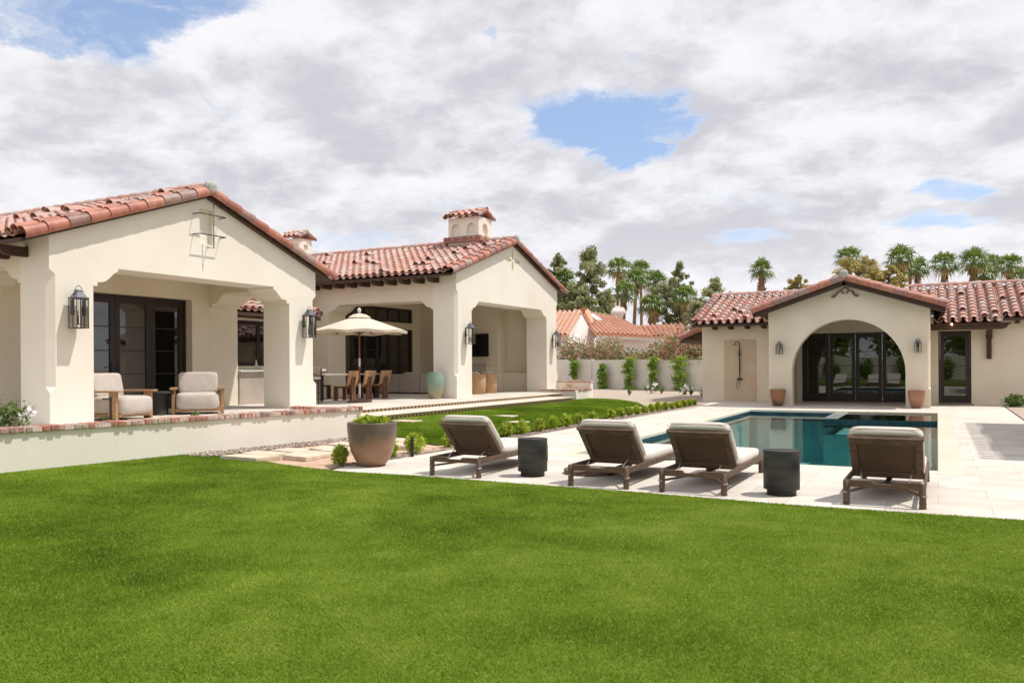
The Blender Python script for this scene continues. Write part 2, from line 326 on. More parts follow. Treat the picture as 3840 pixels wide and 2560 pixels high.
def thing(name, label, cat, loc=(0, 0, 0), rz=0, group=None):
    o = bpy.data.objects.new(name, None); COL.objects.link(o); o.location = loc; o.rotation_euler = (0, 0, rz); o.empty_display_size = .2
    return tag(o, label, cat, group)
def copy_tree(o, parent=None):
    c = o.copy(); COL.objects.link(c); c.parent = parent
    for ch in [x for x in COL.objects if x.parent == o]: copy_tree(ch, c)
    return c
def dup(root, loc, rz, label, scale=None, group=None):
    c = copy_tree(root); c.location = loc; c.rotation_euler = (0, 0, rz); c['label'] = label
    if scale: c.scale = scale
    if group: c['group'] = group
    return c
def struct(name, mb, mats, bevel=0): return tag(obj(name, mb, mats, bevel=bevel), kind='structure')
def cut(o, mb):
    """carve mb out of o for good"""
    me = bpy.data.meshes.new('cut'); off = world_loc(o); me.from_pydata([(p[0], p[1], p[2]) for p in mb.v], [], mb.f)
    bm = bmesh.new(); bm.from_mesh(me); bmesh.ops.recalc_face_normals(bm, faces=bm.faces); bm.to_mesh(me); bm.free()
    c = bpy.data.objects.new('cut', me); COL.objects.link(c)
    md = o.modifiers.new('b', 'BOOLEAN'); md.operation = 'DIFFERENCE'; md.solver = 'EXACT'; md.object = c
    bpy.context.view_layer.update(); dg = bpy.context.evaluated_depsgraph_get()
    new = bpy.data.meshes.new_from_object(o.evaluated_get(dg)); old = o.data; o.modifiers.remove(md); o.data = new; bpy.data.meshes.remove(old)
    bpy.data.objects.remove(c); bpy.data.meshes.remove(me)
def soup(name, P, F, var, mat, parent=None, smooth=False, off=None):
    """fast mesh of equal polygons from numpy arrays P (n,3), F (m,k)"""
    if parent is not None:
        w = world_loc(parent); P = P - np.array((w.x, w.y, w.z))
    me = bpy.data.meshes.new(name); k = F.shape[1]
    me.vertices.add(len(P)); me.vertices.foreach_set('co', P.astype(np.float32).ravel())
    me.loops.add(F.size); me.loops.foreach_set('vertex_index', F.astype(np.int32).ravel())
    me.polygons.add(len(F)); me.polygons.foreach_set('loop_start', np.arange(0, F.size, k, dtype=np.int32)); me.polygons.foreach_set('loop_total', np.full(len(F), k, dtype=np.int32))
    me.update(calc_edges=True); me.materials.append(M[mat])
    a = me.attributes.new('var', 'FLOAT', 'POINT'); a.data.foreach_set('value', var.astype(np.float32))
    if smooth: me.polygons.foreach_set('use_smooth', np.ones(len(F), dtype=bool))
    o = bpy.data.objects.new(name, me); COL.objects.link(o)
    if parent is not None: o.parent = parent
    return o
def leaves(C, size, dirs=None, elong=1.8, varr=None):
    """quads of random facing at centres C; returns P, F, var"""
    n = len(C); d = rng.normal(size=(n, 3)) if dirs is None else dirs + rng.normal(size=(n, 3)) * .35
    d /= np.linalg.norm(d, axis=1, keepdims=True) + 1e-9
    q = rng.normal(size=(n, 3)); s = np.cross(d, q); s /= np.linalg.norm(s, axis=1, keepdims=True) + 1e-9
    sz = size * rng.uniform(.6, 1.3, (n, 1)); l = d * sz * elong / 2; w = s * sz / 2
    P = np.stack([C - l, C + w * .9 - l * .1, C + l, C - w * .9 - l * .1], 1).reshape(-1, 3)
    F = np.arange(4 * n).reshape(n, 4)
    v = rng.uniform(0, 1, n) if varr is None else varr
    return P, F, np.repeat(v, 4)

# ------------------------------------------------------------------ light
SUN_TO = Vector((.45, .27, 1)).normalized()
sun = bpy.data.lights.new('sun', 'SUN'); suno = bpy.data.objects.new('sun', sun); COL.objects.link(suno)
sun.energy = 3.05; sun.angle = R(.6); sun.color = (1, .955, .88)
suno.rotation_euler = (-SUN_TO).to_track_quat('-Z', 'Y').to_euler(); suno.location = (20, 10, 40)
w = bpy.data.worlds.new('World'); scene.world = w; w.use_nodes = True; nt = w.node_tree
bg = nt.nodes['Background']; bg.inputs['Strength'].default_value = .1
sky = N(nt, 'ShaderNodeTexSky'); sky.sky_type = 'NISHITA'; sky.sun_disc = False; sky.sun_elevation = math.asin(SUN_TO.z); sky.sun_rotation = math.atan2(SUN_TO.x, SUN_TO.y)
sky.altitude = 400; sky.air_density = 1.0; sky.dust_density = .6; sky.ozone_density = 1.2
tc = N(nt, 'ShaderNodeTexCoord'); sp = N(nt, 'ShaderNodeSeparateXYZ'); lk(nt, tc.outputs['Generated'], sp.inputs[0])
def mth(op, a, b=None, c=None, clamp=False):
    n = N(nt, 'ShaderNodeMath', operation=op); n.use_clamp = clamp
    for i, x in enumerate((a, b, c)):
        if x is None: continue
        if isinstance(x, (int, float)): n.inputs[i].default_value = x
        else: lk(nt, x, n.inputs[i])
    return n.outputs[0]
def mapr(x, a, b, c=0., d=1., typ='SMOOTHSTEP'):
    n = N(nt, 'ShaderNodeMapRange'); n.interpolation_type = typ; lk(nt, x, n.inputs['Value'])
    for k, v in (('From Min', a), ('From Max', b), ('To Min', c), ('To Max', d)): n.inputs[k].default_value = v
    return n.outputs[0]
CZ = .27
zz = mth('ADD', mth('MAXIMUM', sp.outputs['Z'], 0.), CZ)
px_, py_ = mth('DIVIDE', sp.outputs['X'], zz), mth('DIVIDE', sp.outputs['Y'], zz)
cb = N(nt, 'ShaderNodeCombineXYZ'); lk(nt, px_, cb.inputs[0]); lk(nt, py_, cb.inputs[1]); cb.inputs[2].default_value = 3.7
def cloud_noise(vec, scale, detail, rough, off=(0, 0, 0), dist=0, sc=1.):
    mp = N(nt, 'ShaderNodeMapping'); mp.inputs['Location'].default_value = off; mp.inputs['Scale'].default_value = (sc, sc, 1); lk(nt, vec, mp.inputs[0])
    n = N(nt, 'ShaderNodeTexNoise', Scale=scale, Detail=detail, Roughness=rough, Distortion=dist); lk(nt, mp.outputs[0], n.inputs['Vector']); return n.outputs['Fac']
wob = N(nt, 'ShaderNodeTexNoise', Scale=2.4, Detail=7, Roughness=.62); lk(nt, cb.outputs[0], wob.inputs['Vector'])
wv = N(nt, 'ShaderNodeVectorMath', operation='MULTIPLY_ADD'); lk(nt, wob.outputs['Color'], wv.inputs[0]); wv.inputs[1].default_value = (.46, .46, 0); wv.inputs[2].default_value = (-.23, -.23, 0)
pw = N(nt, 'ShaderNodeVectorMath', operation='ADD'); lk(nt, cb.outputs[0], pw.inputs[0]); lk(nt, wv.outputs[0], pw.inputs[1])
def cdir(u, v):
    d = (at(u, v, 1) - Vector((0, 0, CAM_H))).normalized(); return Vector((d.x / (d.z + CZ), d.y / (d.z + CZ), 3.7))
hole = None
for (u, v, ru, rv, st) in [(470, 40, 430, 190, 1.), (150, 150, 200, 60, .8), (2260, 460, 250, 125, 1.), (2500, 490, 130, 50, .75), (2390, 610, 150, 80, 1.05), (2370, 195, 40, 35, .6), (1880, 155, 45, 30, .6),
                          (3570, 700, 180, 35, .8), (3560, 810, 210, 35, .8), (2780, 915, 150, 28, .6), (1330, 890, 170, 30, .5), (-900, 500, 350, 120, .9), (4700, 400, 420, 150, .9), (900, -900, 500, 300, .9), (3300, -1200, 500, 300, .9)]:
    c = cdir(u, v); e1 = cdir(u + ru, v) - c; e2 = cdir(u, v + rv) - c
    det = e1.x * e2.y - e1.y * e2.x
    sb = N(nt, 'ShaderNodeVectorMath', operation='SUBTRACT'); lk(nt, pw.outputs[0], sb.inputs[0]); sb.inputs[1].default_value = c
    d1 = N(nt, 'ShaderNodeVectorMath', operation='DOT_PRODUCT'); lk(nt, sb.outputs[0], d1.inputs[0]); d1.inputs[1].default_value = (e2.y / det, -e2.x / det, 0)
    d2 = N(nt, 'ShaderNodeVectorMath', operation='DOT_PRODUCT'); lk(nt, sb.outputs[0], d2.inputs[0]); d2.inputs[1].default_value = (-e1.y / det, e1.x / det, 0)
    rr = mth('ADD', mth('MULTIPLY', d1.outputs['Value'], d1.outputs['Value']), mth('MULTIPLY', d2.outputs['Value'], d2.outputs['Value']))
    hm = mapr(rr, 0, 2.2, st, 0)
    hole = hm if hole is None else mth('MAXIMUM', hole, hm)
n1 = cloud_noise(cb.outputs[0], 1.25, 10, .58, (5.3, 1.1, 0), .25)
nw = cloud_noise(pw.outputs[0], 3.6, 9, .70, (2.2, 9.1, 0), .8)
cover = mapr(mth('ADD', mth('SUBTRACT', mth('ADD', n1, .27), mth('MULTIPLY', hole, .70)), mth('MULTIPLY', mth('SUBTRACT', nw, .5), 1.35)), .10, .58)
# cumulus field: the creases between clouds are white rims, thick middles grey, the grey drawn to the underside
q1 = cloud_noise(cb.outputs[0], 2.4, 10, .60, (3.1, 4.4, 0), 0, .96); q2 = cloud_noise(cb.outputs[0], 2.4, 5, .55, (3.1, 4.4, 0), 0, 1.04)
cell = mth('ABSOLUTE', mth('SUBTRACT', cloud_noise(cb.outputs[0], 1.9, 10, .58, (9.1, 6.4, 0), 0, 1.), .5))
n3 = cloud_noise(cb.outputs[0], .8, 5, .5, (1.7, 8.2, 0), .2)
puff = mth('ABSOLUTE', mth('SUBTRACT', cloud_noise(pw.outputs[0], 4.6, 8, .55, (2.9, 7.4, 0), 0), .5))
shade = mth('ADD', mth('MULTIPLY', mth('SUBTRACT', q1, q2), 2.6), mth('MULTIPLY', mth('SUBTRACT', n3, .5), 1.5))
shade = mth('ADD', shade, mth('ADD', mth('MULTIPLY', mth('SUBTRACT', cell, .09), 3.4), mth('MULTIPLY', mth('SUBTRACT', puff, .08), 2.2)))
dark = mapr(shade, -.72, .40)
edge = mapr(cover, .15, 1., .8, 0.)
dark = mth('MULTIPLY', dark, mth('SUBTRACT', 1., edge))
mc = N(nt, 'ShaderNodeMix'); mc.data_type = 'RGBA'; lk(nt, dark, mc.inputs['Factor']); mc.inputs['A'].default_value = (7.45, 7.45, 7.7, 1); mc.inputs['B'].default_value = (5.0, 4.95, 5.4, 1)
# thin haze near the horizon
hz = mapr(sp.outputs['Z'], .0, .22, .55, 0.)
sk = N(nt, 'ShaderNodeMix'); sk.data_type = 'RGBA'; sk.inputs['Factor'].default_value = .38; sg = N(nt, 'ShaderNodeVectorMath', operation='SCALE'); sg.inputs['Scale'].default_value = 1.3; lk(nt, sky.outputs[0], sg.inputs[0]); lk(nt, sg.outputs[0], sk.inputs['A']); sk.inputs['B'].default_value = (3.6, 4.6, 6.9, 1)
fm = N(nt, 'ShaderNodeMix'); fm.data_type = 'RGBA'; lk(nt, cover, fm.inputs['Factor']); lk(nt, sk.outputs['Result'], fm.inputs['A']); lk(nt, mc.outputs['Result'], fm.inputs['B'])
hm2 = N(nt, 'ShaderNodeMix'); hm2.data_type = 'RGBA'; lk(nt, hz, hm2.inputs['Factor']); lk(nt, fm.outputs['Result'], hm2.inputs['A']); hm2.inputs['B'].default_value = (7.6, 7.5, 7.8, 1)
lk(nt, hm2.outputs['Result'], bg.inputs['Color'])
scene.view_settings.view_transform = 'Standard'; scene.view_settings.look = 'None'; scene.view_settings.gamma = 1; scene.view_settings.exposure = .36
scene.cycles.max_bounces = 8; scene.cycles.diffuse_bounces = 4; scene.cycles.transparent_max_bounces = 12; scene.cycles.caustics_reflective = False; scene.cycles.caustics_refractive = False
scene.cycles.use_denoising = True; scene.cycles.sample_clamp_indirect = 6

# ------------------------------------------------------------------ ground, deck, pool
PX0, PX1, PY0, PY1, WZ = -5.05, -.005, 11.76, 25.35, -.115
pool = [(PX0, PY0), (PX1, PY0), (PX1, PY1), (PX0, PY1)]
g = MB(); g.prism([(-900, -900), (900, -900), (900, 900), (-900, 900)], 'z', -.05, -.055, holes=[[(PX0 - .2, PY0 - .2), (PX1 + .2, PY0 - .2), (PX1 + .2, PY1 + .2), (PX0 - .2, PY1 + .2)]])
struct('ground', g, 'gravel_far')
cop = [(PX0 - .32, PY0 - .32), (PX1 + .31, PY0 - .32), (PX1 + .31, PY1 + .33), (PX0 - .32, PY1 + .33)]
d = MB(); d.prism([(-7.1, 8.3), (4.5, 8.3), (4.5, 22.4), (1.80, 22.4), (1.85, 31.6), (-8.0, 31.6), (-8.0, 31.0), (-7.3, 29.6), (-6.85, 26), (-7.05, 20), (-7.12, 12), (-7.18, 10.4), (-7.35, 9.2)], 'z', -.04, 0, holes=[cop])
struct('pool_deck', d, 'deck_stone', bevel=0)
c = MB(); c.prism(cop, 'z', -.045, .003, holes=[pool]); struct('pool_coping', c, 'coping_stone', bevel=.006)
p = MB(); D = -1.5
for a, b_ in zip(pool, pool[1:] + pool[:1]):
    p.cur = 0; p.quad((*a, -.05), (*b_, -.05), (*b_, -.30), (*a, -.30)); p.cur = 1; p.quad((*a, -.30), (*b_, -.30), (*b_, D), (*a, D))
p.cur = 1; p.quad(*[(*q, D) for q in pool])
struct('pool_basin', p, ['pool_tile', 'pool_plaster'])
SX, SY = -2.62, 22.35
s = MB(); s.prism([(SX, SY), (PX1 - .003, SY), (PX1 - .003, PY1 - .003), (SX, PY1 - .003)], 'z', -.26, -.045, holes=[[(SX + .34, SY + .30), (PX1 - .2, SY + .30), (PX1 - .2, PY1 - .25), (SX + .34, PY1 - .25)]])
sp_ = thing('spa', 'square spa raised a little inside the far right corner of the pool', 'spa', (SX, SY, 0))
obj('spa_wall', s, 'pool_tile', sp_)
s = MB(); s.box(SX + .004, PX1 - .004, SY + .004, PY1 - .004, D + .003, -.45); obj('spa_base', s, 'pool_plaster', sp_)
s = MB(); s.box(SX - .01, SX + .34, SY + .12, PY1 - .004, -.042, -.03); obj('rim_stone', s, 'wet_stone_sheen', sp_); 
s = MB(); s.prism([(SX + .345, SY + .005), (PX1 - .004, SY + .005), (PX1 - .004, PY1 - .004), (SX + .345, PY1 - .004)], 'z', -.042, -.038); obj('spa_water', s, 'water', sp_)
wv_ = MB(); wv_.prism([(PX0, PY0), (PX1, PY0), (PX1, SY), (SX, SY), (SX, PY1), (PX0, PY1)], 'z', WZ - .001, WZ)
wm = MB(); wm.F(*[wm.V((x, y, WZ)) for x, y in [(PX0, PY0), (PX1, PY0), (PX1, SY), (SX, SY), (SX, PY1), (PX0, PY1)]]); struct('pool_water', wm, 'water')
# reddish bed between the turf and the terrace wall
b_ = MB(); b_.prism([(-11.2, 7.4), (-7.2, 7.4), (-7.38, 9.2), (-7.2, 10.4), (-7.14, 12), (-7.09, 20), (-6.9, 26), (-7.32, 29.6), (-8.0, 31), (-8, 48), (-30, 60), (-30, 26), (-11, 26), (-11, 12)], 'z', -.045, -.006)
struct('gravel_bed', b_, 'gravel_tan')
b_ = MB(); b_.prism([(-10.95, 7.5), (-7.25, 7.5), (-7.42, 9.25), (-7.24, 10.4), (-7.2, 12.6), (-8, 13.2), (-10.3, 13.2)], 'z', -.004, .008); struct('dirt_bed', b_, 'dirt')
b_ = MB(); b_.prism([(1.86, 22.45), (9, 22.45), (9, 31.15), (1.9, 31.15)], 'z', -.045, -.004); struct('gravel_border', b_, 'gravel_tan')

# ------------------------------------------------------------------ lawns
EDGE = [(4.5, 8.32), (.7, 8.30), (-1.2, 8.24), (-2.9, 8.38), (-4.4, 8.42), (-5.76, 8.48), (-6.9, 8.40), (-7.5, 8.52), (-8.3, 8.70), (-9.0, 8.98), (-9.45, 9.25), (-9.9, 9.6), (-10.62, 9.75), (-10.72, 8.8)]
def wall_x(y): return -10.0 - (12.67 - y) / (12.67 - 6.36) * .86
g = MB(); g.prism(EDGE + [(wall_x(6.4), 6.4), (wall_x(2), 2), (wall_x(-2), -2), (-12, -13.2), (8, -13.2), (8, 8.32)], 'z', -.03, .018); struct('front_lawn', g, 'turf')
def z2(x, y):
    f = min(max((x + 7.45) / (-10.5 + 7.45), 0), 1); e = min(max((y - 11.9) / 2.6, 0), 1); return .03 + .165 * (f * f * (3 - 2 * f)) * e - .006 * max(y - 19, 0)
E2 = [(-9.25, 12.75), (-8.5, 12.3), (-7.75, 11.95), (-7.42, 12.1), (-7.48, 15), (-7.62, 20.2), (-7.9, 24.5), (-9.2, 27.0), (-10.9, 28.2), (-11.6, 28.2), (-11.6, 12.75)]
def inside(x, y, poly):
    r = np.zeros(np.shape(x), bool); n = len(poly)
    for i in range(n):
        x0, y0 = poly[i]; x1, y1 = poly[(i + 1) % n]
        if y0 == y1: continue
        r ^= ((y0 > y) != (y1 > y)) & (x < (x1 - x0) * (y - y0) / (y1 - y0) + x0)
    return r
g = MB(); g.smooth = True; rows = []
ys = np.arange(11.9, 28.3, .35)
for y in ys:
    xr = -7.42 - .2 * (y - 12) / 8 if y < 24.5 else -7.95 - (y - 24.5) * .75
    if y < 12.75: xr = -7.42 - max(0, 12.1 - y) * 1.2; xl = -7.75 - (y - 11.95) * 1.9
    else: xl = -11.6
    if xl > xr - .05: xl = xr - .05
    rows.append([g.V((xl + (xr - xl) * k / 24, y, z2(xl + (xr - xl) * k / 24, y))) for k in range(25)])
for a, b_ in zip(rows, rows[1:]):
    for k in range(24): g.F(a[k], a[k + 1], b_[k + 1], b_[k])
struct('terrace_lawn', g, 'turf')

def vnoise(x, y, s, seed):
    r = np.random.default_rng(seed); G = r.uniform(0, 1, (64, 64)); X, Y = x * s + 100, y * s + 100
    xi, yi = np.floor(X).astype(int), np.floor(Y).astype(int); fx, fy = X - xi, Y - yi; fx, fy = fx * fx * (3 - 2 * fx), fy * fy * (3 - 2 * fy)
    g = lambda a, b: G[a % 64, b % 64]
    return (g(xi, yi) * (1 - fx) + g(xi + 1, yi) * fx) * (1 - fy) + (g(xi, yi + 1) * (1 - fx) + g(xi + 1, yi + 1) * fx) * fy
def blades(name, x, y, z, h, wd, lean):
    n = len(x); P0 = np.stack([x, y, z], 1)
    nz = vnoise(x + .3 * y, y, .55, 1) * .38 + vnoise(x, y * 1.2, 1.3, 2) * .27 + vnoise(x, y, 3.1, 3) * .19 + vnoise(x, y, 7.5, 6) * .16
    ang = (vnoise(x, y, .35, 4) * 5 + rng.normal(0, 1.5, n)); ln = lean * (.3 + 1.3 * nz) * rng.uniform(.3, 1.4, n)
    dirv = np.stack([np.cos(ang) * ln, np.sin(ang) * ln, np.ones(n)], 1); dirv /= np.linalg.norm(dirv, axis=1, keepdims=True)
    t = rng.uniform(0, PI, n); sd = np.stack([np.cos(t), np.sin(t), np.zeros(n)], 1) * (wd / 2)[:, None]
    hh = (h * rng.uniform(.6, 1.15, n))[:, None]
    mid = P0 + dirv * hh * .55; bend = dirv + np.stack([np.cos(ang) * ln, np.sin(ang) * ln, np.full(n, -.25)], 1) * .8; tip = mid + bend / np.linalg.norm(bend, axis=1, keepdims=True) * hh * .5
    P = np.stack([P0 - sd, P0 + sd, mid + sd * .8, tip, mid - sd * .8], 1).reshape(-1, 3); i = np.arange(n)[:, None] * 5
    F = i + np.array([[0, 1, 2, 3, 4]])
    v = np.clip(-.14 + 1.24 * nz + rng.normal(0, .085, n) + (rng.uniform(0, 1, n) > .995) * .25, 0, 1)
    o = soup(name, P, F, np.repeat(v, 5), 'grass_blade'); return o
def sample_front(n):
    out = []
    while sum(len(a) for a in out) < n:
        m_ = n; d = np.sqrt(rng.uniform(2.2 ** 2, 15 ** 2, m_)); keep = rng.uniform(0, 1, m_) < np.clip((4.2 / d) ** 1.35, 0, 1); d = d[keep]
        a = rng.uniform(-R(62), R(50), len(d)) + YAW; x, y = -np.sin(a) * d, np.cos(a) * d
        k = inside(x, y, EDGE + [(wall_x(6.4), 6.4), (wall_x(2), 2), (wall_x(-2), -2), (-12, -13.2), (8, -13.2), (8, 8.32)])
        out.append(np.stack([x[k], y[k], d[k]], 1))
    return np.concatenate(out)[:n]
S = sample_front(1400000)
dd = S[:, 2]
o = blades('grass', S[:, 0], S[:, 1], np.full(len(S), .012), np.full(len(S), .026), .0026 * np.maximum(dd / 4, 1) ** .85, .75)
tag(o, 'close cut bright green turf pile of the front lawn', 'grass', kind='stuff')
x = rng.uniform(-11.6, -7.3, 420000); y = rng.uniform(11.6, 28.3, 420000); k = inside(x, y, E2) & (rng.uniform(0, 1, len(x)) < np.clip(14 / y, 0, 1)); x, y = x[k], y[k]
zf = np.array([z2(a, b) for a, b in zip(x, y)]); dd = np.hypot(x, y)
o = blades('grass', x, y, zf - .005, np.full(len(x), .034), .0033 * dd / 6, .7)
tag(o, 'strip of bright green turf between the terrace steps and the shrub row', 'grass', kind='stuff')

# ------------------------------------------------------------------ roofs
def tiled(mb, e0, e1, S, pitch=.27, expo=.36, seg=6, rc=.105, boost=.03):
    """barrel tiles over the slope from eave e0-e1 up by vector S"""
    e0, e1, S = Vector(e0), Vector(e1), Vector(S); along = (e1 - e0); Lg = along.length; along.normalize(); up = S.normalized()
    nrm = along.cross(up); nrm = nrm if nrm.z > 0 else -nrm
    nc = max(1, round(Lg / pitch)); pt = Lg / nc; nr = max(1, round(S.length / expo)); ex = S.length / nr
    for c in range(nc + 1):
        for r in range(nr):
            base = e0 + up * (r * ex)
            mb.var = random.random()
            if 0 < c < nc or True:
                p1 = base + along * min(max(c * pt, .05), Lg - .05) + nrm * .098; p0 = p1 + up * (ex + .07) - nrm * .022
                mb.halftube(p0, p1, rc * .92, rc * 1.0, -nrm, seg=4, rim=(r == 0))
            if c < nc:
                mb.var = random.random()
                o_ = random.uniform(-.012, .012)
                p1 = base + along * ((c + .5) * pt) + nrm * (.062 + random.uniform(0, .006)) + up * o_; p0 = base + along * ((c + .5) * pt) + up * (ex + .06) + nrm * .045
                mb.halftube(p0, p1, rc * .80, rc, nrm, seg=seg)
                if random.random() < boost:
                    mb.var = .8 if random.random() < .4 else random.random()
                    mb.halftube(p0 + nrm * .05 - up * .04, p1 + nrm * .085 + up * .03, rc * .85, rc * 1.02, nrm, seg=seg)
VG = []
def verge(mb, a, b, out, r=.115, expo=.36, drop=0.):
    mb = MB(); VG.append(mb)
    """row of barrels down the gable edge from ridge a to eave b, lying over towards out"""
    a, b, out = Vector(a), Vector(b), Vector(out); d = (b - a); n = max(1, round(d.length / expo)); d = d / n
    dn = d.normalized(); nr = out.cross(dn); nr = nr if nr.z > 0 else -nr
    u = (nr * .62 + out * .78).normalized()
    for k in range(n):
        mb.var = random.random(); p0 = a + d * k - dn * .05; p1 = a + d * (k + 1) + nr * .016
        mb.halftube(p0, p1, r * .86, r, u, seg=8)
        mb.var = random.random(); q = -out * .16 + nr * .05
        mb.halftube(p0 + q, p1 + q, r * .8, r * .95, nr, seg=6)
def put_verges(parent):
    for mb in VG: obj('verge', mb, 'verge_tile_shade', parent)
    VG.clear()
def ridge(mb, a, b, r=.115, expo=.38):
    a, b = Vector(a), Vector(b); d = b - a; n = max(1, round(d.length / expo)); d = d / n
    for k in range(n):
        mb.var = random.random(); mb.halftube(a + d * k - d.normalized() * .05, a + d * (k + 1) + Vector((0, 0, .014)), r * .88, r, (0, 0, 1), seg=8)
def blob(parent, p, s=(.10, .14, .14), name='mortar_cap'):
    b = MB(); b.ball(p, *s, seg=12, rings=8); 
    b.v = [(x + random.uniform(-.012, .012), y + random.uniform(-.012, .012), z + random.uniform(-.012, .012)) for x, y, z in b.v]; return obj(name, b, 'mortar', parent)
def slab(mb, e0, e1, S, th=.07, drop=.055):
    e0, e1, S = Vector(e0), Vector(e1), Vector(S); n = (e1 - e0).cross(S).normalized(); n = n if n.z > 0 else -n
    q = [e0, e1, e1 + S, e0 + S]; t = [p - n * drop for p in q]; u = [p - n * (th + drop) for p in q]
    i = [mb.V(p) for p in t]; j = [mb.V(p) for p in u]; mb.F(*i); mb.F(*j[::-1])
    for k in range(4): mb.F(i[k], j[k], j[(k + 1) % 4], i[(k + 1) % 4])
def tails(parent, pts, d, w=.10, h=.15, L=.42):
    """rafter tails with a rounded underside, one object each"""
    first = None
    for p in pts:
        if first is None:
            m = MB(); prof = [(0, 0), (L, 0), (L, -h * .45), (L - .05, -h * .8), (L - .14, -h), (0, -h)]
            if abs(d[0]) > .5: m.prism([(a * d[0], b) for a, b in prof], 'y', -w / 2, w / 2)
            else: m.prism([(a * d[1], b) for a, b in prof], 'x', -w / 2, w / 2)
            wl = world_loc(parent); first = obj('rafter_tail', m, 'dark_wood', parent, bevel=.008, local=True); o = first; first_loc = wl
        else: o = first.copy(); COL.objects.link(o); o.parent = parent
        o.location = Vector(p) - world_loc(parent)

# ------------------------------------------------------------------ openings
def scallop(a, b, z0, zs, zt, k=1.0):
    """opening outline from (a,z0) round to (b,z0) with stepped ogee shoulders"""
    L = [(a, z0), (a, zs), (a + .085 * k, zs), (a + .085 * k, zs + .07 * k), (a + .17 * k, zs + .08 * k)]
    for t in np.linspace(0, 1, 7)[1:]:
        L.append((a + k * (.17 + .27 * t), zs + k * (.08 + .19 * (1 - math.cos(t * PI * .62)) / (1 - math.cos(PI * .62)))))
    L += [(a + .51 * k, zs + .30 * k), (a + .51 * k, zt)]
    return L + [(a + b - p[0], p[1]) for p in L[::-1]]

def lantern_parts(t, H, W, Dp):
    """wall lantern in local axes: wall at x=0, light hangs towards +x; z=0 is the cage bottom"""
    r = W * .027; h = H * .70; x0 = Dp * .32; x1 = x0 + W; cxm = (x0 + x1) / 2; o = W * .045
    f = MB()
    xs = [(x0, -W / 2), (x1, -W / 2), (x1, W / 2), (x0, W / 2), (x1, -W / 6), (x1, W / 6), (cxm, -W / 2), (cxm, W / 2)]
    for x, y in xs: f.box(x - r, x + r, y - r, y + r, 0, h)
    for z in (0, h - 2 * r):
        for (xa, ya), (xb, yb) in (((x0, -W / 2), (x1, -W / 2)), ((x1, -W / 2), (x1, W / 2)), ((x1, W / 2), (x0, W / 2)), ((x0, W / 2), (x0, -W / 2))):
            f.box(min(xa, xb) - r * 1.2, max(xa, xb) + r * 1.2, min(ya, yb) - r * 1.2, max(ya, yb) + r * 1.2, z, z + 2 * r)
    obj('cage', f, 'iron', t, local=True)
    g_ = MB(); 
    for (xa, ya), (xb, yb) in (((x0, -W / 2), (x1, -W / 2)), ((x1, -W / 2), (x1, W / 2)), ((x1, W / 2), (x0, W / 2))): g_.quad((xa, ya, 2 * r), (xb, yb, 2 * r), (xb, yb, h - 2 * r), (xa, ya, h - 2 * r))
    obj('glass', g_, 'lantern_glass', t, local=True)
    c = MB()
    c.box(x0 - o, x1 + o, -W / 2 - o, W / 2 + o, h, h + H * .02)
    def fr(z0, z1, a, b_):
        i = [c.V((cxm + sx * a, sy * a, z0)) for sx, sy in ((-1, -1), (1, -1), (1, 1), (-1, 1))]; j = [c.V((cxm + sx * b_, sy * b_, z1)) for sx, sy in ((-1, -1), (1, -1), (1, 1), (-1, 1))]
        c.F(*i[::-1]); c.F(*j)
        for k in range(4): c.F(i[k], i[(k + 1) % 4], j[(k + 1) % 4], j[k])
    fr(h + H * .02, h + H * .15, W * .46, W * .24); fr(h + H * .15, h + H * .17, W * .18, W * .18); fr(h + H * .17, h + H * .20, W * .28, W * .20)
    obj('cap', c, 'thin_metal_roof', t, local=True)
    k = MB(); k.tube([(cxm, W * .40 * math.cos(a), h + H * .03 + (H * .26) * math.sin(a)) for a in np.linspace(0, PI, 15)], r * .9, 6); k.ball((cxm, 0, h + H * .29), r * 2, r * 3, r * 1.6, 8, 6); obj('hanging_hoop', k, 'iron', t, local=True)
    b_ = MB(); b_.box(0, .015, -W * .15, W * .15, h * .45, h * .98); b_.box(.015, x0, -W * .05, W * .05, h * .55, h * .60); b_.box(.015, cxm, -W * .03, W * .03, h * .97, h * .995); obj('back_plate', b_, 'iron', t, local=True)
    cd = MB(); cd.box(cxm - W * .22, cxm + W * .22, -W * .22, W * .22, h * .12, h * .135); cd.tube([(cxm, 0, h * .12), (cxm, 0, h * .98)], r * .7, 6)
    for a, b2 in ((-.15, 0), (.12, .12), (.12, -.12)): cd.tube([(cxm + a * W, b2 * W, h * .135), (cxm + a * W, b2 * W, h * .42)], W * .045, 8)
    obj('candle_arms', cd, 'iron', t, local=True)
    for a, b2 in ((-.15, 0), (.12, .12), (.12, -.12)): fl = MB(); fl.lathe([(W * .012, 0), (W * .035, h * .05), (W * .02, h * .13), (.001, h * .18)], 8, (cxm + a * W, b2 * W, h * .42)); obj('bulb', fl, 'candle', t, local=True)
def lantern(label, loc, rz, H, W, group): 
    t = thing('wall_lantern', label, 'wall lantern', loc, rz, group); lantern_parts(t, H, W, W); return t

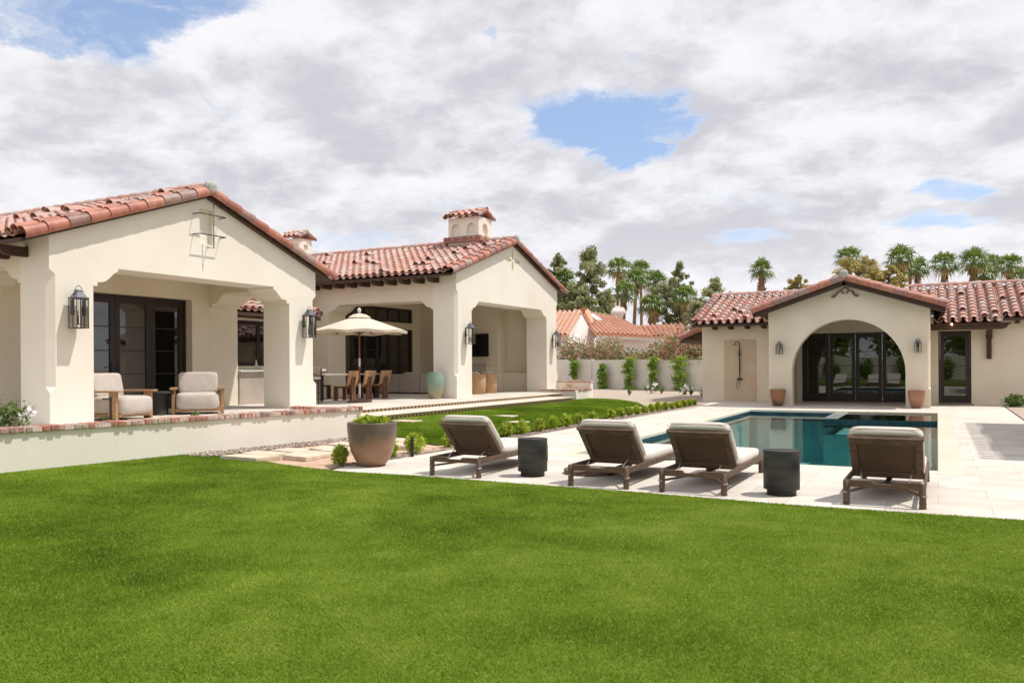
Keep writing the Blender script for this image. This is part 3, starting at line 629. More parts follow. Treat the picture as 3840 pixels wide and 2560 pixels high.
def glazed(parent, name, axis, plane, a, b, z0, z1, cols, rows, inward, stile=.10, bot=.24, top=.12, fr=.05, dep=.08, handle=None, label=None):
    """glazed leaf door/window: frame part with pane sub-parts. axis 'x': lies in plane X=plane spanning Y; 'y': in Y=plane spanning X"""
    f = MB(); w_ = (b - a - 2 * fr) / cols
    def bx(mb, u0, u1, z0_, z1_, d0, d1):
        if axis == 'x': mb.box(min(plane + inward * d0, plane + inward * d1), max(plane + inward * d0, plane + inward * d1), u0, u1, z0_, z1_)
        else: mb.box(u0, u1, min(plane + inward * d0, plane + inward * d1), max(plane + inward * d0, plane + inward * d1), z0_, z1_)
    bx(f, a, a + fr, z0, z1, 0, .14); bx(f, b - fr, b, z0, z1, 0, .14); bx(f, a + fr, b - fr, z1 - fr, z1, 0, .14); bx(f, a + fr, b - fr, z0, z0 + .03, .002, .14)
    panes = []
    for c in range(cols):
        u0 = a + fr + c * w_; u1 = u0 + w_; e = .003
        bx(f, u0 + e, u0 + stile, z0 + .03, z1 - fr, .03, .03 + dep * .6); bx(f, u1 - stile, u1 - e, z0 + .03, z1 - fr, .03, .03 + dep * .6)
        bx(f, u0 + stile, u1 - stile, z0 + .03, z0 + .03 + bot, .032, .028 + dep * .6); bx(f, u0 + stile, u1 - stile, z1 - fr - top, z1 - fr, .032, .028 + dep * .6)
        za, zb = z0 + .03 + bot, z1 - fr - top
        for r in range(1, rows): zc = za + (zb - za) * r / rows; bx(f, u0 + stile, u1 - stile, zc - .011, zc + .011, .036, .024 + dep * .6)
        pm = MB(); bx(pm, u0 + stile, u1 - stile, za, zb, .052, .060); panes.append(pm)
    o = obj(name, f, 'frame_bronze', parent)
    if label: o['label'] = label
    for pm in panes: obj('pane', pm, 'window_glass', o)
    if handle is not None:
        for hu, sgn in handle:
            hm = MB(); bx(hm, hu - .02, hu + .02, z0 + .88, z0 + 1.12, .012, .03); bx(hm, min(hu, hu + sgn * .13), max(hu, hu + sgn * .13), z0 + .99, z0 + 1.01, -.04, -.02); bx(hm, hu - .012, hu + .012, z0 + .985, z0 + 1.015, -.03, .012); obj('handle', hm, 'black_metal', o)
    return o

# ------------------------------------------------------------------ main house
TZ = .40
house = thing('main_house', 'cream stucco main house with two tiled gables over open patios', 'house', (-17, 17, 0))
G1, C1, B1 = -13.57, -14.385, -16.2; YA, YB, YI0, YI1 = 8.80, 15.60, 9.63, 14.68; ZC, ZE1, ZA1 = 12.2, 3.72, 4.94
w_ = MB(); op = scallop(YI0, YI1, TZ, 2.88, 3.235)
w_.prism([(YA, TZ), *op, (YB, TZ), (YB, ZE1), (ZC, ZA1), (YA, ZE1)], 'x', C1, G1)
gw = obj('gable_wall', w_, 'stucco_white_lit', house)
ch = MB()
for yy, s_ in ((YA, 1), (YB, -1)):
    q = [(G1 + .02, yy - s_ * .02), (G1 - .13, yy - s_ * .02), (G1 + .02, yy + s_ * .13)]
    i = [ch.V((x, y, 1.06)) for x, y in q]; j = [ch.V((x, y, 3.02)) for x, y in q]
    # pyramid stops
    a0 = ch.V((G1 + .02, yy - s_ * .02, .92)); a1 = ch.V((G1 + .02, yy - s_ * .02, 3.14))
    for k in range(3): ch.F(i[k], i[(k + 1) % 3], j[(k + 1) % 3], j[k])
    for k in range(3): ch.F(a0, i[(k + 1) % 3], i[k]); ch.F(a1, j[k], j[(k + 1) % 3])
cut(gw, ch)
ni = MB(); ni.box(G1 - .10, G1 + .05, 12.05, 12.39, 3.96, 4.69); cut(gw, ni)
# side walls of the first patio
for y0, y1 in ((YA + .002, YI0), (YI1, YB - .002)):
    w_ = MB(); w_.prism([(-24, TZ), (B1, TZ), *[(p[0], p[1]) for p in scallop(B1, C1, TZ, 2.90, 3.22)][1:-1], (C1, TZ), (C1, ZE1), (-24, ZE1)], 'y', y0, y1); obj('side_wall', w_, 'stucco', house)
w_ = MB(); w_.prism([(YI0, TZ), (10.26, TZ), (10.26, 3.04), (14.14, 3.04), (14.14, TZ), (YI1, TZ), (YI1, 3.5), (YI0, 3.5)], 'x', B1 - .35, B1 - .003); obj('patio_wall', w_, 'stucco', house)
w_ = MB(); w_.box(-24, C1 - .003, YI0 + .003, YI1 - .003, 3.5, 3.56); obj('patio_ceiling', w_, 'stucco', house)
glazed(house, 'patio_door', 'x', B1 - .22, 10.26, 14.14, TZ, 3.04, 4, 4, -1, stile=.13, bot=.28, top=.14, handle=[(12.12, -1), (12.29, -1)])
w_ = MB(); w_.prism([(YA + .01, 3.6), (YB - .01, 3.6), (ZC, ZA1 - .06)], 'x', -24, C1 - .002); obj('roof_space', w_, 'stucco', house)
# roof 1
RX = G1 + .14; YE0, YE1 = 8.26, 16.14; ZE = 3.60; ZR = 5.03
t_ = MB(); u_ = MB()
for ye in (YE0, YE1):
    S = Vector((0, ZC - ye, ZR - ZE)); tiled(t_, (-23.5, ye, ZE), (RX - .22, ye, ZE), S, boost=.03); slab(u_, (-23.5, ye, ZE), (RX - .03, ye, ZE), S, th=.045)
    verge(t_, (RX - .02, ZC, ZR + .02), (RX - .02, ye, ZE + .02), (1, 0, 0), r=.125, expo=.42)
ridge(t_, (RX - .1, ZC, ZR + .1), (-23.5, ZC, ZR + .1), r=.12)
rf = obj('roof', t_, 'clay_tile_sunlit', house); put_verges(rf); obj('roof_boards', u_, 'dark_wood', rf); blob(rf, (RX + .03, ZC, ZR + .10), (.10, .16, .15))
for ya_ in (YE0 + .01, YE1 - .05): f_ = MB(); f_.box(-23.5, RX - .06, ya_, ya_ + .04, ZE - .10, ZE - .035); obj('fascia', f_, 'dark_wood', rf)
tails(house, [(x, YA + .0, ZE - .09) for x in np.arange(-14.2, -19.5, -.55)], (0, -1), L=.50, w=.12, h=.17)
# connecting wing with window, bar canopy
XW = -18.5
w_ = MB(); w_.prism([(YB, TZ), (21.05, TZ), (21.05, 4.0), (YB, 4.0)], 'x', XW - .3, XW, holes=[[(17.0, 1.42), (19.7, 1.42), (19.7, 2.80), (17.0, 2.80)]]); obj('wing_wall', w_, 'stucco', house)
glazed(house, 'kitchen_window', 'x', XW - .10, 17.0, 19.7, 1.42, 2.80, 3, 2, -1, stile=.07, bot=.08, top=.08)
w_ = MB(); w_.box(-24, XW - .3, YB, 21.05, TZ, 4.0); obj('wing_body', w_, 'stucco', house)
t_ = MB(); tiled(t_, (-17.25, 20.0, 2.98), (-17.25, 16.2, 2.98), (-1.25, 0, .5), boost=.1); verge(t_, (-18.45, 20.05, 3.52), (-17.25, 20.05, 3.02), (0, 1, 0)); u_ = MB(); slab(u_, (-17.25, 20.1, 2.98), (-17.25, 16.1, 2.98), (-1.25, 0, .5), th=.06)
u_.box(-17.35, -17.27, 16.1, 20.1, 2.84, 2.93); u_.box(-18.5, -17.4, 16.1, 20.1, 2.87, 2.90)
cn = obj('canopy_roof', t_, 'clay_tile_sunlit', house); put_verges(cn); obj('canopy_boards', u_, 'dark_wood', cn)
# gable 2
G2, C2, B2 = -12.87, -13.70, -18.5; YC, YD, YJ0, YJ1 = 21.09, 28.47, 22.0, 27.50; ZC2, ZE2, ZA2 = 24.78, 4.27, 5.485
w_ = MB(); w_.prism([(YC, TZ), *scallop(YJ0, YJ1, TZ, 3.13, 3.42, .9), (YD, TZ), (YD, ZE2), (ZC2, ZA2), (YC, ZE2)], 'x', C2, G2)
gw = obj('gable_wall', w_, 'stucco_white_lit', house)
ch = MB()
for yy, s_ in ((YC, 1), (YD, -1)):
    q = [(G2 + .02, yy - s_ * .02), (G2 - .11, yy - s_ * .02), (G2 + .02, yy + s_ * .11)]
    i = [ch.V((x, y, 1.14)) for x, y in q]; j = [ch.V((x, y, 3.62)) for x, y in q]; a0 = ch.V((G2 + .02, yy - s_ * .02, 1.02)); a1 = ch.V((G2 + .02, yy - s_ * .02, 3.74))
    for k in range(3): ch.F(i[k], i[(k + 1) % 3], j[(k + 1) % 3], j[k])
    for k in range(3): ch.F(a0, i[(k + 1) % 3], i[k]); ch.F(a1, j[k], j[(k + 1) % 3])
cut(gw, ch)
def lens(c, a, w, n=9): return [(c[0] + a[0] * t + -a[1] * w * (1 - t * t), c[1] + a[1] * t + a[0] * w * (1 - t * t)) for t in np.linspace(-1, 1, n)] + [(c[0] + a[0] * t + a[1] * w * (1 - t * t), c[1] + a[1] * t - a[0] * w * (1 - t * t)) for t in np.linspace(1, -1, n)[1:-1]]
for c_, a_ in (((24.79, 5.17), (0, .20)), ((24.79, 4.76), (0, .20)), ((24.50, 4.965), (.25, 0)), ((25.10, 4.965), (.25, 0))):
    cm_ = MB(); cm_.prism(lens(c_, a_, .32), 'x', G2 - .07, G2 + .05); cut(gw, cm_)
w_ = MB(); op = scallop(-17.83, C2 - .003, TZ, 3.12, 3.40, .9)
w_.prism([(-24, TZ), (-17.83, TZ), *op[1:-1], (C2 - .003, TZ), (C2 - .003, ZE2), (-24, ZE2)], 'y', YC + .002, YC + .9); obj('side_wall', w_, 'stucco', house)
w_ = MB(); w_.prism([(YC + .9, TZ), (22.55, TZ), (22.55, 2.82), (27.0, 2.82), (27.0, TZ), (YD - .3, TZ), (YD - .3, 4.3), (YC + .9, 4.3)], 'x', B2 - .3, B2, holes=[[(22.55, 3.07), (27.0, 3.07), (27.0, 3.62), (22.55, 3.62)]]); obj('patio_wall', w_, 'stucco', house)
glazed(house, 'sliding_door', 'x', B2 - .06, 22.55, 27.0, TZ, 2.82, 6, 3, -1, stile=.09, bot=.2, top=.1)
glazed(house, 'transom_window', 'x', B2 - .06, 22.55, 27.0, 3.07, 3.62, 6, 1, -1, stile=.04, bot=.03, top=.04)
w_ = MB(); w_.box(-24, B2 - .35, YC + .9, YD, TZ, 4.3); obj('house_body', w_, 'stucco', house)
w_ = MB(); w_.box(B2, -14.92, YJ1, YD, TZ, 4.3); w_.box(-14.92, C2 - .003, 28.25, YD - .003, TZ, 4.3); w_.box(-14.92, C2 - .003, 27.85, 28.25, TZ, 1.10); w_.box(-14.92, C2 - .003, YJ1 + .004, 28.25, 3.5, 4.3); obj('fireplace_wall', w_, 'stucco', house)
w_ = MB(); w_.box(-18.5, C2 - .003, YC + .9, YD - .003, 4.32, 4.36); obj('patio_ceiling', w_, 'stucco', house)
w_ = MB(); w_.prism([(YC + .01, 4.37), (YD - .01, 4.37), (ZC2, ZA2 - .06)], 'x', -24, C2 - .002); obj('roof_space', w_, 'stucco', house)
RX = G2 + .14; YE0, YE1 = 20.57, 28.99; ZE, ZR = 4.16, 5.60
t_ = MB(); u_ = MB()
for ye in (YE0, YE1):
    S = Vector((0, ZC2 - ye, ZR - ZE)); tiled(t_, (-23.5, ye, ZE), (RX - .22, ye, ZE), S, boost=.035, seg=5); slab(u_, (-23.5, ye, ZE), (RX - .03, ye, ZE), S, th=.045)
    verge(t_, (RX - .02, ZC2, ZR + .02), (RX - .02, ye, ZE + .02), (1, 0, 0), r=.125, expo=.40)
ridge(t_, (RX - .1, ZC2, ZR + .1), (-23.5, ZC2, ZR + .1))
rf = obj('roof', t_, 'clay_tile_sunlit', house); put_verges(rf); obj('roof_boards', u_, 'dark_wood', rf); blob(rf, (RX + .03, ZC2, ZR + .12), (.09, .13, .12))
for ya_ in (YE0 + .01, YE1 - .05): f_ = MB(); f_.box(-23.5, RX - .06, ya_, ya_ + .04, ZE - .10, ZE - .035); obj('fascia', f_, 'dark_wood', rf)
tails(house, [(x, YC, ZE - .10) for x in np.arange(-13.55, -19.6, -.52)], (0, -1), L=.47, w=.16, h=.14)
# chimneys
def arch_pts(c, w, z0, z1, n=9):
    r = w / 2; return [(c - r, z0)] + [(c - r * math.cos(PI * t), z1 - r + r * math.sin(PI * t)) for t in np.linspace(0, 1, n)] + [(c + r, z0)]
m_ = MB(); x0, x1, y0, y1 = -15.15, -13.93, 24.33, 25.23; z0, z1 = 5.3, 6.52
m_.box(x0, x1, y0, y1, z0, z1); chm = obj('chimney', m_, 'stucco_white_lit', house)
for c_ in (-14.85, -14.23): k = MB(); k.prism(arch_pts(c_, .36, 5.86, 6.32), 'y', y0 - .05, y0 + .10); cut(chm, k)
k = MB(); k.prism(arch_pts(24.78, .36, 5.90, 6.32), 'x', x1 - .10, x1 + .05); cut(chm, k)
t_ = MB()
for ye in (y0 - .14, y1 + .14): tiled(t_, (x0 - .1, ye, 6.50), (x1 + .0, ye, 6.50), (0, 24.78 - ye, .26), pitch=.24, expo=.30, boost=0); verge(t_, (x1 + .02, 24.78, 6.78), (x1 + .02, ye, 6.52), (1, 0, 0), r=.09, expo=.3); verge(t_, (x0 - .02, 24.78, 6.78), (x0 - .02, ye, 6.52), (-1, 0, 0), r=.09, expo=.3)
ridge(t_, (x0 - .1, 24.78, 6.80), (x1 + .1, 24.78, 6.80), r=.09); obj('chimney_roof', t_, 'clay_tile_sunlit', chm); put_verges(chm)
t_ = MB()
for k in range(22):
    t_.var = random.random(); xx = x0 - .13 + k * (x1 - x0 + .26) / 22; t_.box(xx + .004, xx + .058, y0 - .13, y0 - .02, 5.74, 5.85)
for k in range(12): t_.var = random.random(); yy = y0 - .1 + k * .098; t_.box(x1 + .01, x1 + .12, yy, yy + .085, 5.74, 5.85)
t_.var = .2; t_.box(x0 - .13, x1 + .12, y0 - .12, y1 + .1, 5.66, 5.735); obj('brick_collar', t_, 'old_brick', chm)
m_ = MB(); m_.box(-22.9, -22.1, 24.5, 25.2, 5.2, 6.42); ch2 = obj('chimney', m_, 'stucco_white_lit', house)
for c_ in (-22.65, -22.3): k = MB(); k.box(c_ - .1, c_ + .1, 24.4, 24.6, 6.0, 6.2); cut(ch2, k)
k = MB(); k.box(-22.2, -22.0, 24.75, 24.97, 6.0, 6.2); cut(ch2, k)
t_ = MB()
for ye in (24.35, 25.35): tiled(t_, (-23.0, ye, 6.42), (-22.1, ye, 6.42), (0, 24.85 - ye, .27), pitch=.24, expo=.3, boost=0); verge(t_, (-22.05, 24.85, 6.68), (-22.05, ye, 6.43), (1, 0, 0), r=.09, expo=.3)
ridge(t_, (-23, 24.85, 6.7), (-22, 24.85, 6.7), r=.08); obj('chimney_roof', t_, 'clay_tile_sunlit', ch2); put_verges(ch2); blob(ch2, (-22.0, 24.85, 6.72), (.07, .08, .09))
# bar counter under the canopy
bar = thing('bar_counter', 'outdoor bar counter with white top and pale tiled front, between the two patios', 'bar counter', (-16.6, 17, TZ))
m_ = MB(); m_.box(-17.0, -16.2, 15.66, 18.9, TZ, 1.26); obj('tiled_front', m_, 'bar_tile', bar); m_ = MB(); m_.box(-17.1, -16.12, 15.62, 18.98, 1.262, 1.315); obj('counter_top', m_, 'white_paint', bar, bevel=.006)
m_ = MB(); m_.box(-16.35, -16.1, 15.7, 16.9, 1.345, 1.36); tag(obj('tray', m_, 'charcoal'), 'flat black tray lying on the bar counter', 'tray')
m_ = MB(); m_.ball((-16.45, 17.1, 1.35), .16, .34, .035, 14, 8, .7); tag(obj('towel', m_, 'white_paint'), 'folded white towel on the bar counter', 'towel')
m_ = MB(); m_.lathe([(.035, 0), (.036, .16), (.012, .22), (.012, .27)], 12, (-16.7, 16.75, 1.315)); tag(obj('bottle', m_, 'glaze_jade'), 'small teal bottle standing on the bar counter', 'bottle')

# ------------------------------------------------------------------ terrace, steps, garden walls
t_ = MB(); t_.prism([(-11.74, 12.9), (-11.74, 26.5), (-12.6, 26.9), (-12.6, 29.5), (-24, 29.5), (-24, 6), (-12.6, 6), (-12.6, 12.9)], 'z', TZ - .022, TZ); struct('terrace', t_, 'deck_stone', bevel=.006)
t_ = MB(); t_.box(-24, -11.78, 12.95, 26.45, -.04, TZ - .0235); t_.box(-24, -12.64, 6.05, 12.94, -.04, TZ - .0235); t_.box(-24, -12.64, 26.5, 29.45, -.04, TZ - .0235); struct('terrace_riser', t_, 'riser_tile')
t_ = MB(); t_.box(-11.80, -10.82, 12.95, 25.3, .292, .313); struct('terrace_step', t_, 'deck_stone_plain', bevel=.006)
t_ = MB(); t_.box(-11.78, -10.87, 12.99, 25.26, .0, .2905); struct('step_riser', t_, 'riser_tile')
def brick_cap(parent, path, z, w=.30, h=.068, bl=.105, name='brick_cap'):
    """bricks on edge along a polyline, their ends showing"""
    mb = MB()
    for (xa, ya), (xb, yb) in zip(path, path[1:]):
        a, b = Vector((xa, ya, 0)), Vector((xb, yb, 0)); d = b - a; n = max(1, round(d.length / bl)); dn = d.normalized(); sd = Vector((dn.y, -dn.x, 0))
        for k in range(n):
            mb.var = random.random(); p = a + d * (k / n) + dn * .010; q = a + d * ((k + 1) / n) - dn * .010; j = random.uniform(-.016, .016); j2 = random.uniform(-.008, .006)
            c = [p - sd * (w / 2 + j), p + sd * (w / 2 + j), q + sd * (w / 2 + j + random.uniform(-.006, .006)), q - sd * (w / 2 + j)]
            i = [mb.V((v.x, v.y, z)) for v in c]; i2 = [mb.V((v.x, v.y, z + h + j2)) for v in c]
            mb.F(*i[::-1]); mb.F(*i2)
            for m in range(4): mb.F(i[m], i[(m + 1) % 4], i2[(m + 1) % 4], i2[m])
    o = obj(name, mb, 'old_brick', parent, bevel=.010); 
    mo = MB()
    for (xa, ya), (xb, yb) in zip(path, path[1:]): mo.bar((xa, ya, z + h * .42), (xb, yb, z + h * .42), w - .022, h * .80)
    obj('mortar_bed', mo, 'brick_mortar', o); return o
gwl = thing('planter_wall', 'long low cream wall with a red brick cap, in front of the left patio', 'garden wall', (-10.5, 9, 0))
ya, yb = 2.0, 12.78; m_ = MB(); m_.prism([(wall_x(ya), ya), (wall_x(yb), yb), (wall_x(yb) - .24, yb), (wall_x(ya) - .24, ya)], 'z', -.04, .535); obj('wall_face', m_, 'stucco_white_lit', gwl)
brick_cap(gwl, [(wall_x(ya) - .12, ya), (wall_x(yb) - .12, yb + .02)], .535, w=.33)
m_ = MB(); m_.box(-11.7, wall_x(12.7) - .26, 12.55, 12.77, -.04, .52); obj('return_wall', m_, 'stucco_white_lit', gwl); brick_cap(gwl, [(-11.6, 12.66), (-10.28, 12.66)], .52, w=.26)
m_ = MB(); m_.box(-12.62, -10.4, 6, 12.54, .30, .36); m_.v = [(min(x, wall_x(y) - .25) if x > -12 else x, y, z) for x, y, z in m_.v]; tag(obj('planting_soil', m_, 'dirt'), kind='structure')
blk = thing('planter_box_wall', 'low white stucco planter block with brick cap at the far end of the steps', 'garden wall', (-12, 27.5, 0))
m_ = MB(); m_.box(-12.86, -11.47, 26.97, 28.4, 0, .455); obj('wall_face', m_, 'stucco_white_lit', blk); brick_cap(blk, [(-12.9, 27.06), (-11.5, 27.06)], .455, w=.22, bl=.09); brick_cap(blk, [(-11.55, 27.18), (-11.55, 28.42)], .455, w=.22, bl=.09)
m_ = MB(); m_.box(-12.7, -11.67, 27.18, 28.4, .46, .50); obj('soil', m_, 'dirt', blk)
m_ = MB(); m_.box(-13.2, -11.5, 28.42, 28.66, 0, .74); obj('back_wall', m_, 'stucco_white_lit', blk); brick_cap(blk, [(-13.2, 28.54), (-11.48, 28.54)], .74, w=.30, bl=.09)
m_ = MB(); m_.lathe([(.001, 0), (.05, .02), (.09, .06), (.10, .12)], 12, (-12.35, 28.36, .58)); obj('spout', m_, 'flagstone', blk)

# ------------------------------------------------------------------ lanterns, iron grille, TV, fireplace
lantern('big black wall lantern left of the near patio opening', (G1, 9.22, 2.085), 0, .755, .22, 'wall lanterns on the main house')
lantern('big black wall lantern on the pillar right of the near patio opening, beside the umbrella', (G1, 15.17, 2.085), 0, .755, .22, 'wall lanterns on the main house')
lantern('wall lantern on the corner pillar of the far gable, above the jade vase', (G2, 21.62, 2.05), 0, .70, .215, 'wall lanterns on the main house')
lantern('wall lantern on the right edge of the far gable, next to the neighbour roof', (G2, 28.02, 2.05), 0, .70, .215, 'wall lanterns on the main house')
gr = thing('iron_grille', 'black iron grille over the small niche in the near gable', 'wall grille', (G1, 12.22, 4.3))
m_ = MB(); m_.tube([(G1 + .01, 12.24, 4.83), (G1 + .20, 12.24, 4.83), (G1 + .20, 12.24, 3.86), (G1 + .01, 12.24, 3.90)], .013, 6); obj('upright', m_, 'black_metal', gr)
for z in (4.55, 4.13): m_ = MB(); m_.tube([(G1, 11.88, z), (G1 + .20, 11.90, z), (G1 + .20, 12.56, z), (G1, 12.58, z)], .012, 6); obj('crossbar', m_, 'black_metal', gr)
tv = thing('television', 'black television on the patio wall above the fireplace', 'television', (-16.4, YJ1, 2.0)); m_ = MB(); m_.box(-16.75, -15.32, YJ1 - .07, YJ1 - .01, 1.74, 2.62); obj('screen', m_, 'tv_black', tv, bevel=.008)
fp = thing('fireplace', 'pale carved stone fireplace under the television', 'fireplace', (-16.4, YJ1, TZ))
m_ = MB(); m_.box(-17.0, -15.2, YJ1 - .36, YJ1 - .002, 1.42, 1.50); m_.box(-16.9, -15.28, YJ1 - .28, YJ1 - .002, 1.16, 1.418); obj('mantel', m_, 'deck_stone_plain', fp, bevel=.01)
for xx in (-16.85, -15.6): m_ = MB(); m_.box(xx, xx + .25, YJ1 - .24, YJ1 - .002, TZ, 1.158); obj('jamb', m_, 'deck_stone_plain', fp, bevel=.02)
m_ = MB(); m_.box(-16.6, -15.6, YJ1 - .05, YJ1 - .004, TZ, 1.15); obj('firebox', m_, 'dark_room', fp)

# ------------------------------------------------------------------ pool house
ph = thing('pool_house', 'cream stucco pool house with an arched porch under a low tiled gable', 'house', (-2.6, 31, 0))
FY, BYW, SWY = 28.15, 31.52, 31.15; XL, XR, XC = -5.0, -.19, -2.6
ar = [(-4.25, 0)] + [(-2.57 + 1.69 * math.cos(t), 1.10 + 1.69 * math.sin(t)) for t in np.linspace(PI, 0, 33)] + [(-.88, 0)]
w_ = MB(); w_.prism([(XL, 0), *ar, (XR, 0), (XR, 3.13), (XC, 3.93), (XL, 3.13)], 'y', FY, FY + .42); gw = obj('gable_wall', w_, 'stucco', ph)
ch = MB()
for xx, s_ in ((XL, 1), (XR, -1)):
    q = [(xx - s_ * .02, FY - .02), (xx + s_ * .09, FY - .02), (xx - s_ * .02, FY + .09)]; i = [ch.V((x, y, .62)) for x, y in q]; j = [ch.V((x, y, 2.6)) for x, y in q]; a0 = ch.V((xx - s_ * .02, FY - .02, .52)); a1 = ch.V((xx - s_ * .02, FY - .02, 2.7))
    for k in range(3): ch.F(i[k], i[(k + 1) % 3], j[(k + 1) % 3], j[k])
    for k in range(3): ch.F(a0, i[(k + 1) % 3], i[k]); ch.F(a1, j[k], j[(k + 1) % 3])
cut(gw, ch)
w_ = MB(); w_.box(XL + .003, XL + .42, FY + .42, 33, 0, 3.15); w_.box(XR - .42, XR - .003, FY + .42, 33, 0, 3.15); obj('porch_wall', w_, 'stucco', ph)
w_ = MB(); w_.prism([(XL + .42, 0), (-4.41, 0), (-4.41, 2.48), (-.80, 2.48), (-.80, 0), (XR - .42, 0), (XR - .42, 3.1), (XL + .42, 3.1)], 'y', BYW, BYW + .3); obj('porch_back_wall', w_, 'stucco', ph)
w_ = MB(); w_.box(XL + .42, XR - .42, FY + .42, BYW, 3.0, 3.1); obj('porch_ceiling', w_, 'stucco', ph)
glazed(ph, 'arched_porch_door', 'y', BYW + .08, -4.41, -.80, 0.005, 2.48, 4, 4, 1, stile=.125, bot=.27, top=.13, handle=[(-2.66, -1), (-2.55, 1)])
w_ = MB(); w_.prism([(-8.0, 0), (-5.0, 0), (-5.0, 2.96), (-8.0, 2.96)], 'y', SWY, SWY + .3); w_.box(-8.0, -7.7, SWY + .3, 37, 0, 2.96); w_.prism([(SWY, 2.96), (37, 2.96), (34, 4.05)], 'x', -8.0, -7.7); obj('left_wing_wall', w_, 'stucco', ph)
w_ = MB(); w_.box(-7.17, -5.97, SWY - .012, SWY - .001, 0.002, 2.30); obj('shower_panel', w_, 'plaster_tan', ph)
w_ = MB(); w_.prism([(XR, 0), (.03, 0), (.03, 2.45), (1.00, 2.45), (1.00, 0), (9, 0), (9, 2.96), (XR, 2.96)], 'y', SWY, SWY + .3); obj('right_wing_wall', w_, 'stucco', ph)
dr = glazed(ph, 'side_door', 'y', SWY + .03, .03, 1.00, .03, 2.45, 1, 4, 1, stile=.12, bot=.22, top=.12)
hm = MB(); hm.box(.93, .955, SWY - .02, SWY + .05, .95, 1.25); obj('handle', hm, 'black_metal', dr)
m_ = MB(); m_.box(.0, 1.04, SWY - .16, SWY - .002, .003, .03); obj('door_step', m_, 'deck_stone_plain', ph); m_ = MB(); m_.box(.04, 1.06, SWY - .62, SWY - .2, .003, .018); tag(obj('doormat', m_, 'charcoal'), 'thin dark doormat in front of the single glazed side door', 'doormat')
# gable roof over porch
t_ = MB(); u_ = MB(); YV = FY - .50; ZR, ZE = 4.06, 3.10
for xe in (-5.46, .26):
    S = Vector((XC - xe, 0, ZR - ZE)); tiled(t_, (xe, YV + .22, ZE), (xe, 34, ZE), S, boost=.04); slab(u_, (xe, YV + .0, ZE), (xe, 34, ZE), S, th=.05)
    verge(t_, (XC, YV + .02, ZR + .02), (xe, YV + .02, ZE + .02), (0, -1, 0), r=.12, expo=.38)
ridge(t_, (XC, YV + .1, ZR + .1), (XC, 34, ZR + .1)); rf = obj('porch_roof', t_, 'clay_tile_sunlit', ph); put_verges(rf); obj('roof_boards', u_, 'dark_wood', rf); blob(rf, (XC, YV - .06, ZR + .14), (.13, .09, .14))
m_ = MB()
for xe in (-5.46, .26): S = Vector((XC - xe, 0, ZR - ZE)); slab(m_, (xe, YV + .04, ZE), (xe, YV + .14, ZE), S, th=.10, drop=.108)
obj('barge_board', m_, 'dark_wood', rf)
# side wings
for x0, x1, ye, ze, tx in ((-8.22, -4.9, 30.5, 2.90, (-7.45, -5.3, .60)), (1.82, 9, 30.62, 2.86, (2.3, 8, .9))):
    t_ = MB(); u_ = MB(); S = Vector((0, 34 - ye, 4.12 - ze)); tiled(t_, (x0, ye, ze), (x1, ye, ze), S, pitch=.30, boost=.05, rc=.115); slab(u_, (x0, ye, ze), (x1, ye, ze), S, th=.05)
    xi = -4.9 if x0 < -5 else 0.; k_ = (34 - 31.7) / (34 - ye); Si = S * k_; zi = 4.12 - Si.z; xa_, xb_ = (xi, -2.6) if x0 < -5 else (-2.6, 0.); tiled(t_, (xa_, 31.7, zi), (xb_, 31.7, zi), Si, pitch=.30, boost=.03, rc=.115); slab(u_, (xa_, 31.7, zi), (xb_, 31.7, zi), Si, th=.05)
    S2 = Vector((0, 34 - 37.5, 4.12 - ze)); tiled(t_, (x0, 37.5, ze), (x1, 37.5, ze), S2, pitch=.30, boost=0, rc=.115); slab(u_, (x0, 37.5, ze), (x1, 37.5, ze), S2, th=.05)
    if x0 < -5: verge(t_, (x0 + .02, 34, 4.16), (x0 + .02, ye, ze + .04), (-1, 0, 0)); verge(t_, (x0 + .02, 34, 4.16), (x0 + .02, 37.5, ze + .04), (-1, 0, 0))
    ridge(t_, (x0, 34, 4.21), (x1, 34, 4.21), r=.12); rf = obj('wing_roof', t_, 'clay_tile_sunlit', ph); put_verges(rf); obj('roof_boards', u_, 'dark_wood', rf); m_ = MB(); m_.box(x0 + .02, x1, ye + .01, ye + .04, ze - .12, ze - .03); obj('fascia', m_, 'dark_wood', rf)
    tails(ph, [(x, SWY, ze - .07) for x in np.arange(tx[0], tx[1] + .01, tx[2])], (0, -1), L=.58, w=.10, h=.15)
# extended door canopy with beam and knee post
t_ = MB(); u_ = MB(); ye, ze = 30.12, 2.70; S = Vector((0, 34 - ye, 4.12 - ze)); tiled(t_, (.0, ye, ze), (1.80, ye, ze), S, pitch=.30, boost=.03, rc=.115); slab(u_, (-.1, ye, ze), (1.80, ye, ze), S, th=.05); ridge(t_, (-.9, 34, 4.21), (1.82, 34, 4.21), r=.12)
rf = obj('door_canopy', t_, 'clay_tile_sunlit', ph); obj('canopy_boards', u_, 'dark_wood', rf)
m_ = MB(); m_.prism([(XR + .003, 2.66), (2.08, 2.66), (2.08, 2.62), (2.0, 2.56), (1.95, 2.49), (1.85, 2.45), (XR + .003, 2.45)], 'y', 30.22, 30.40); obj('beam', m_, 'dark_wood', ph, bevel=.01)
m_ = MB(); m_.prism([(SWY - .002, 2.44), (SWY - .85, 2.44), (SWY - .85, 2.34), (SWY - .16, 2.20), (SWY - .14, 1.5), (SWY - .002, 1.5)], 'x', 1.44, 1.58); m_.box(1.415, 1.605, SWY - .19, SWY - .003, 2.18, 2.30); obj('knee_brace', m_, 'dark_wood', ph, bevel=.008)
tails(ph, [(x, 30.4, 2.72) for x in (.35, .9)], (0, -1), L=.25, w=.1, h=.06)
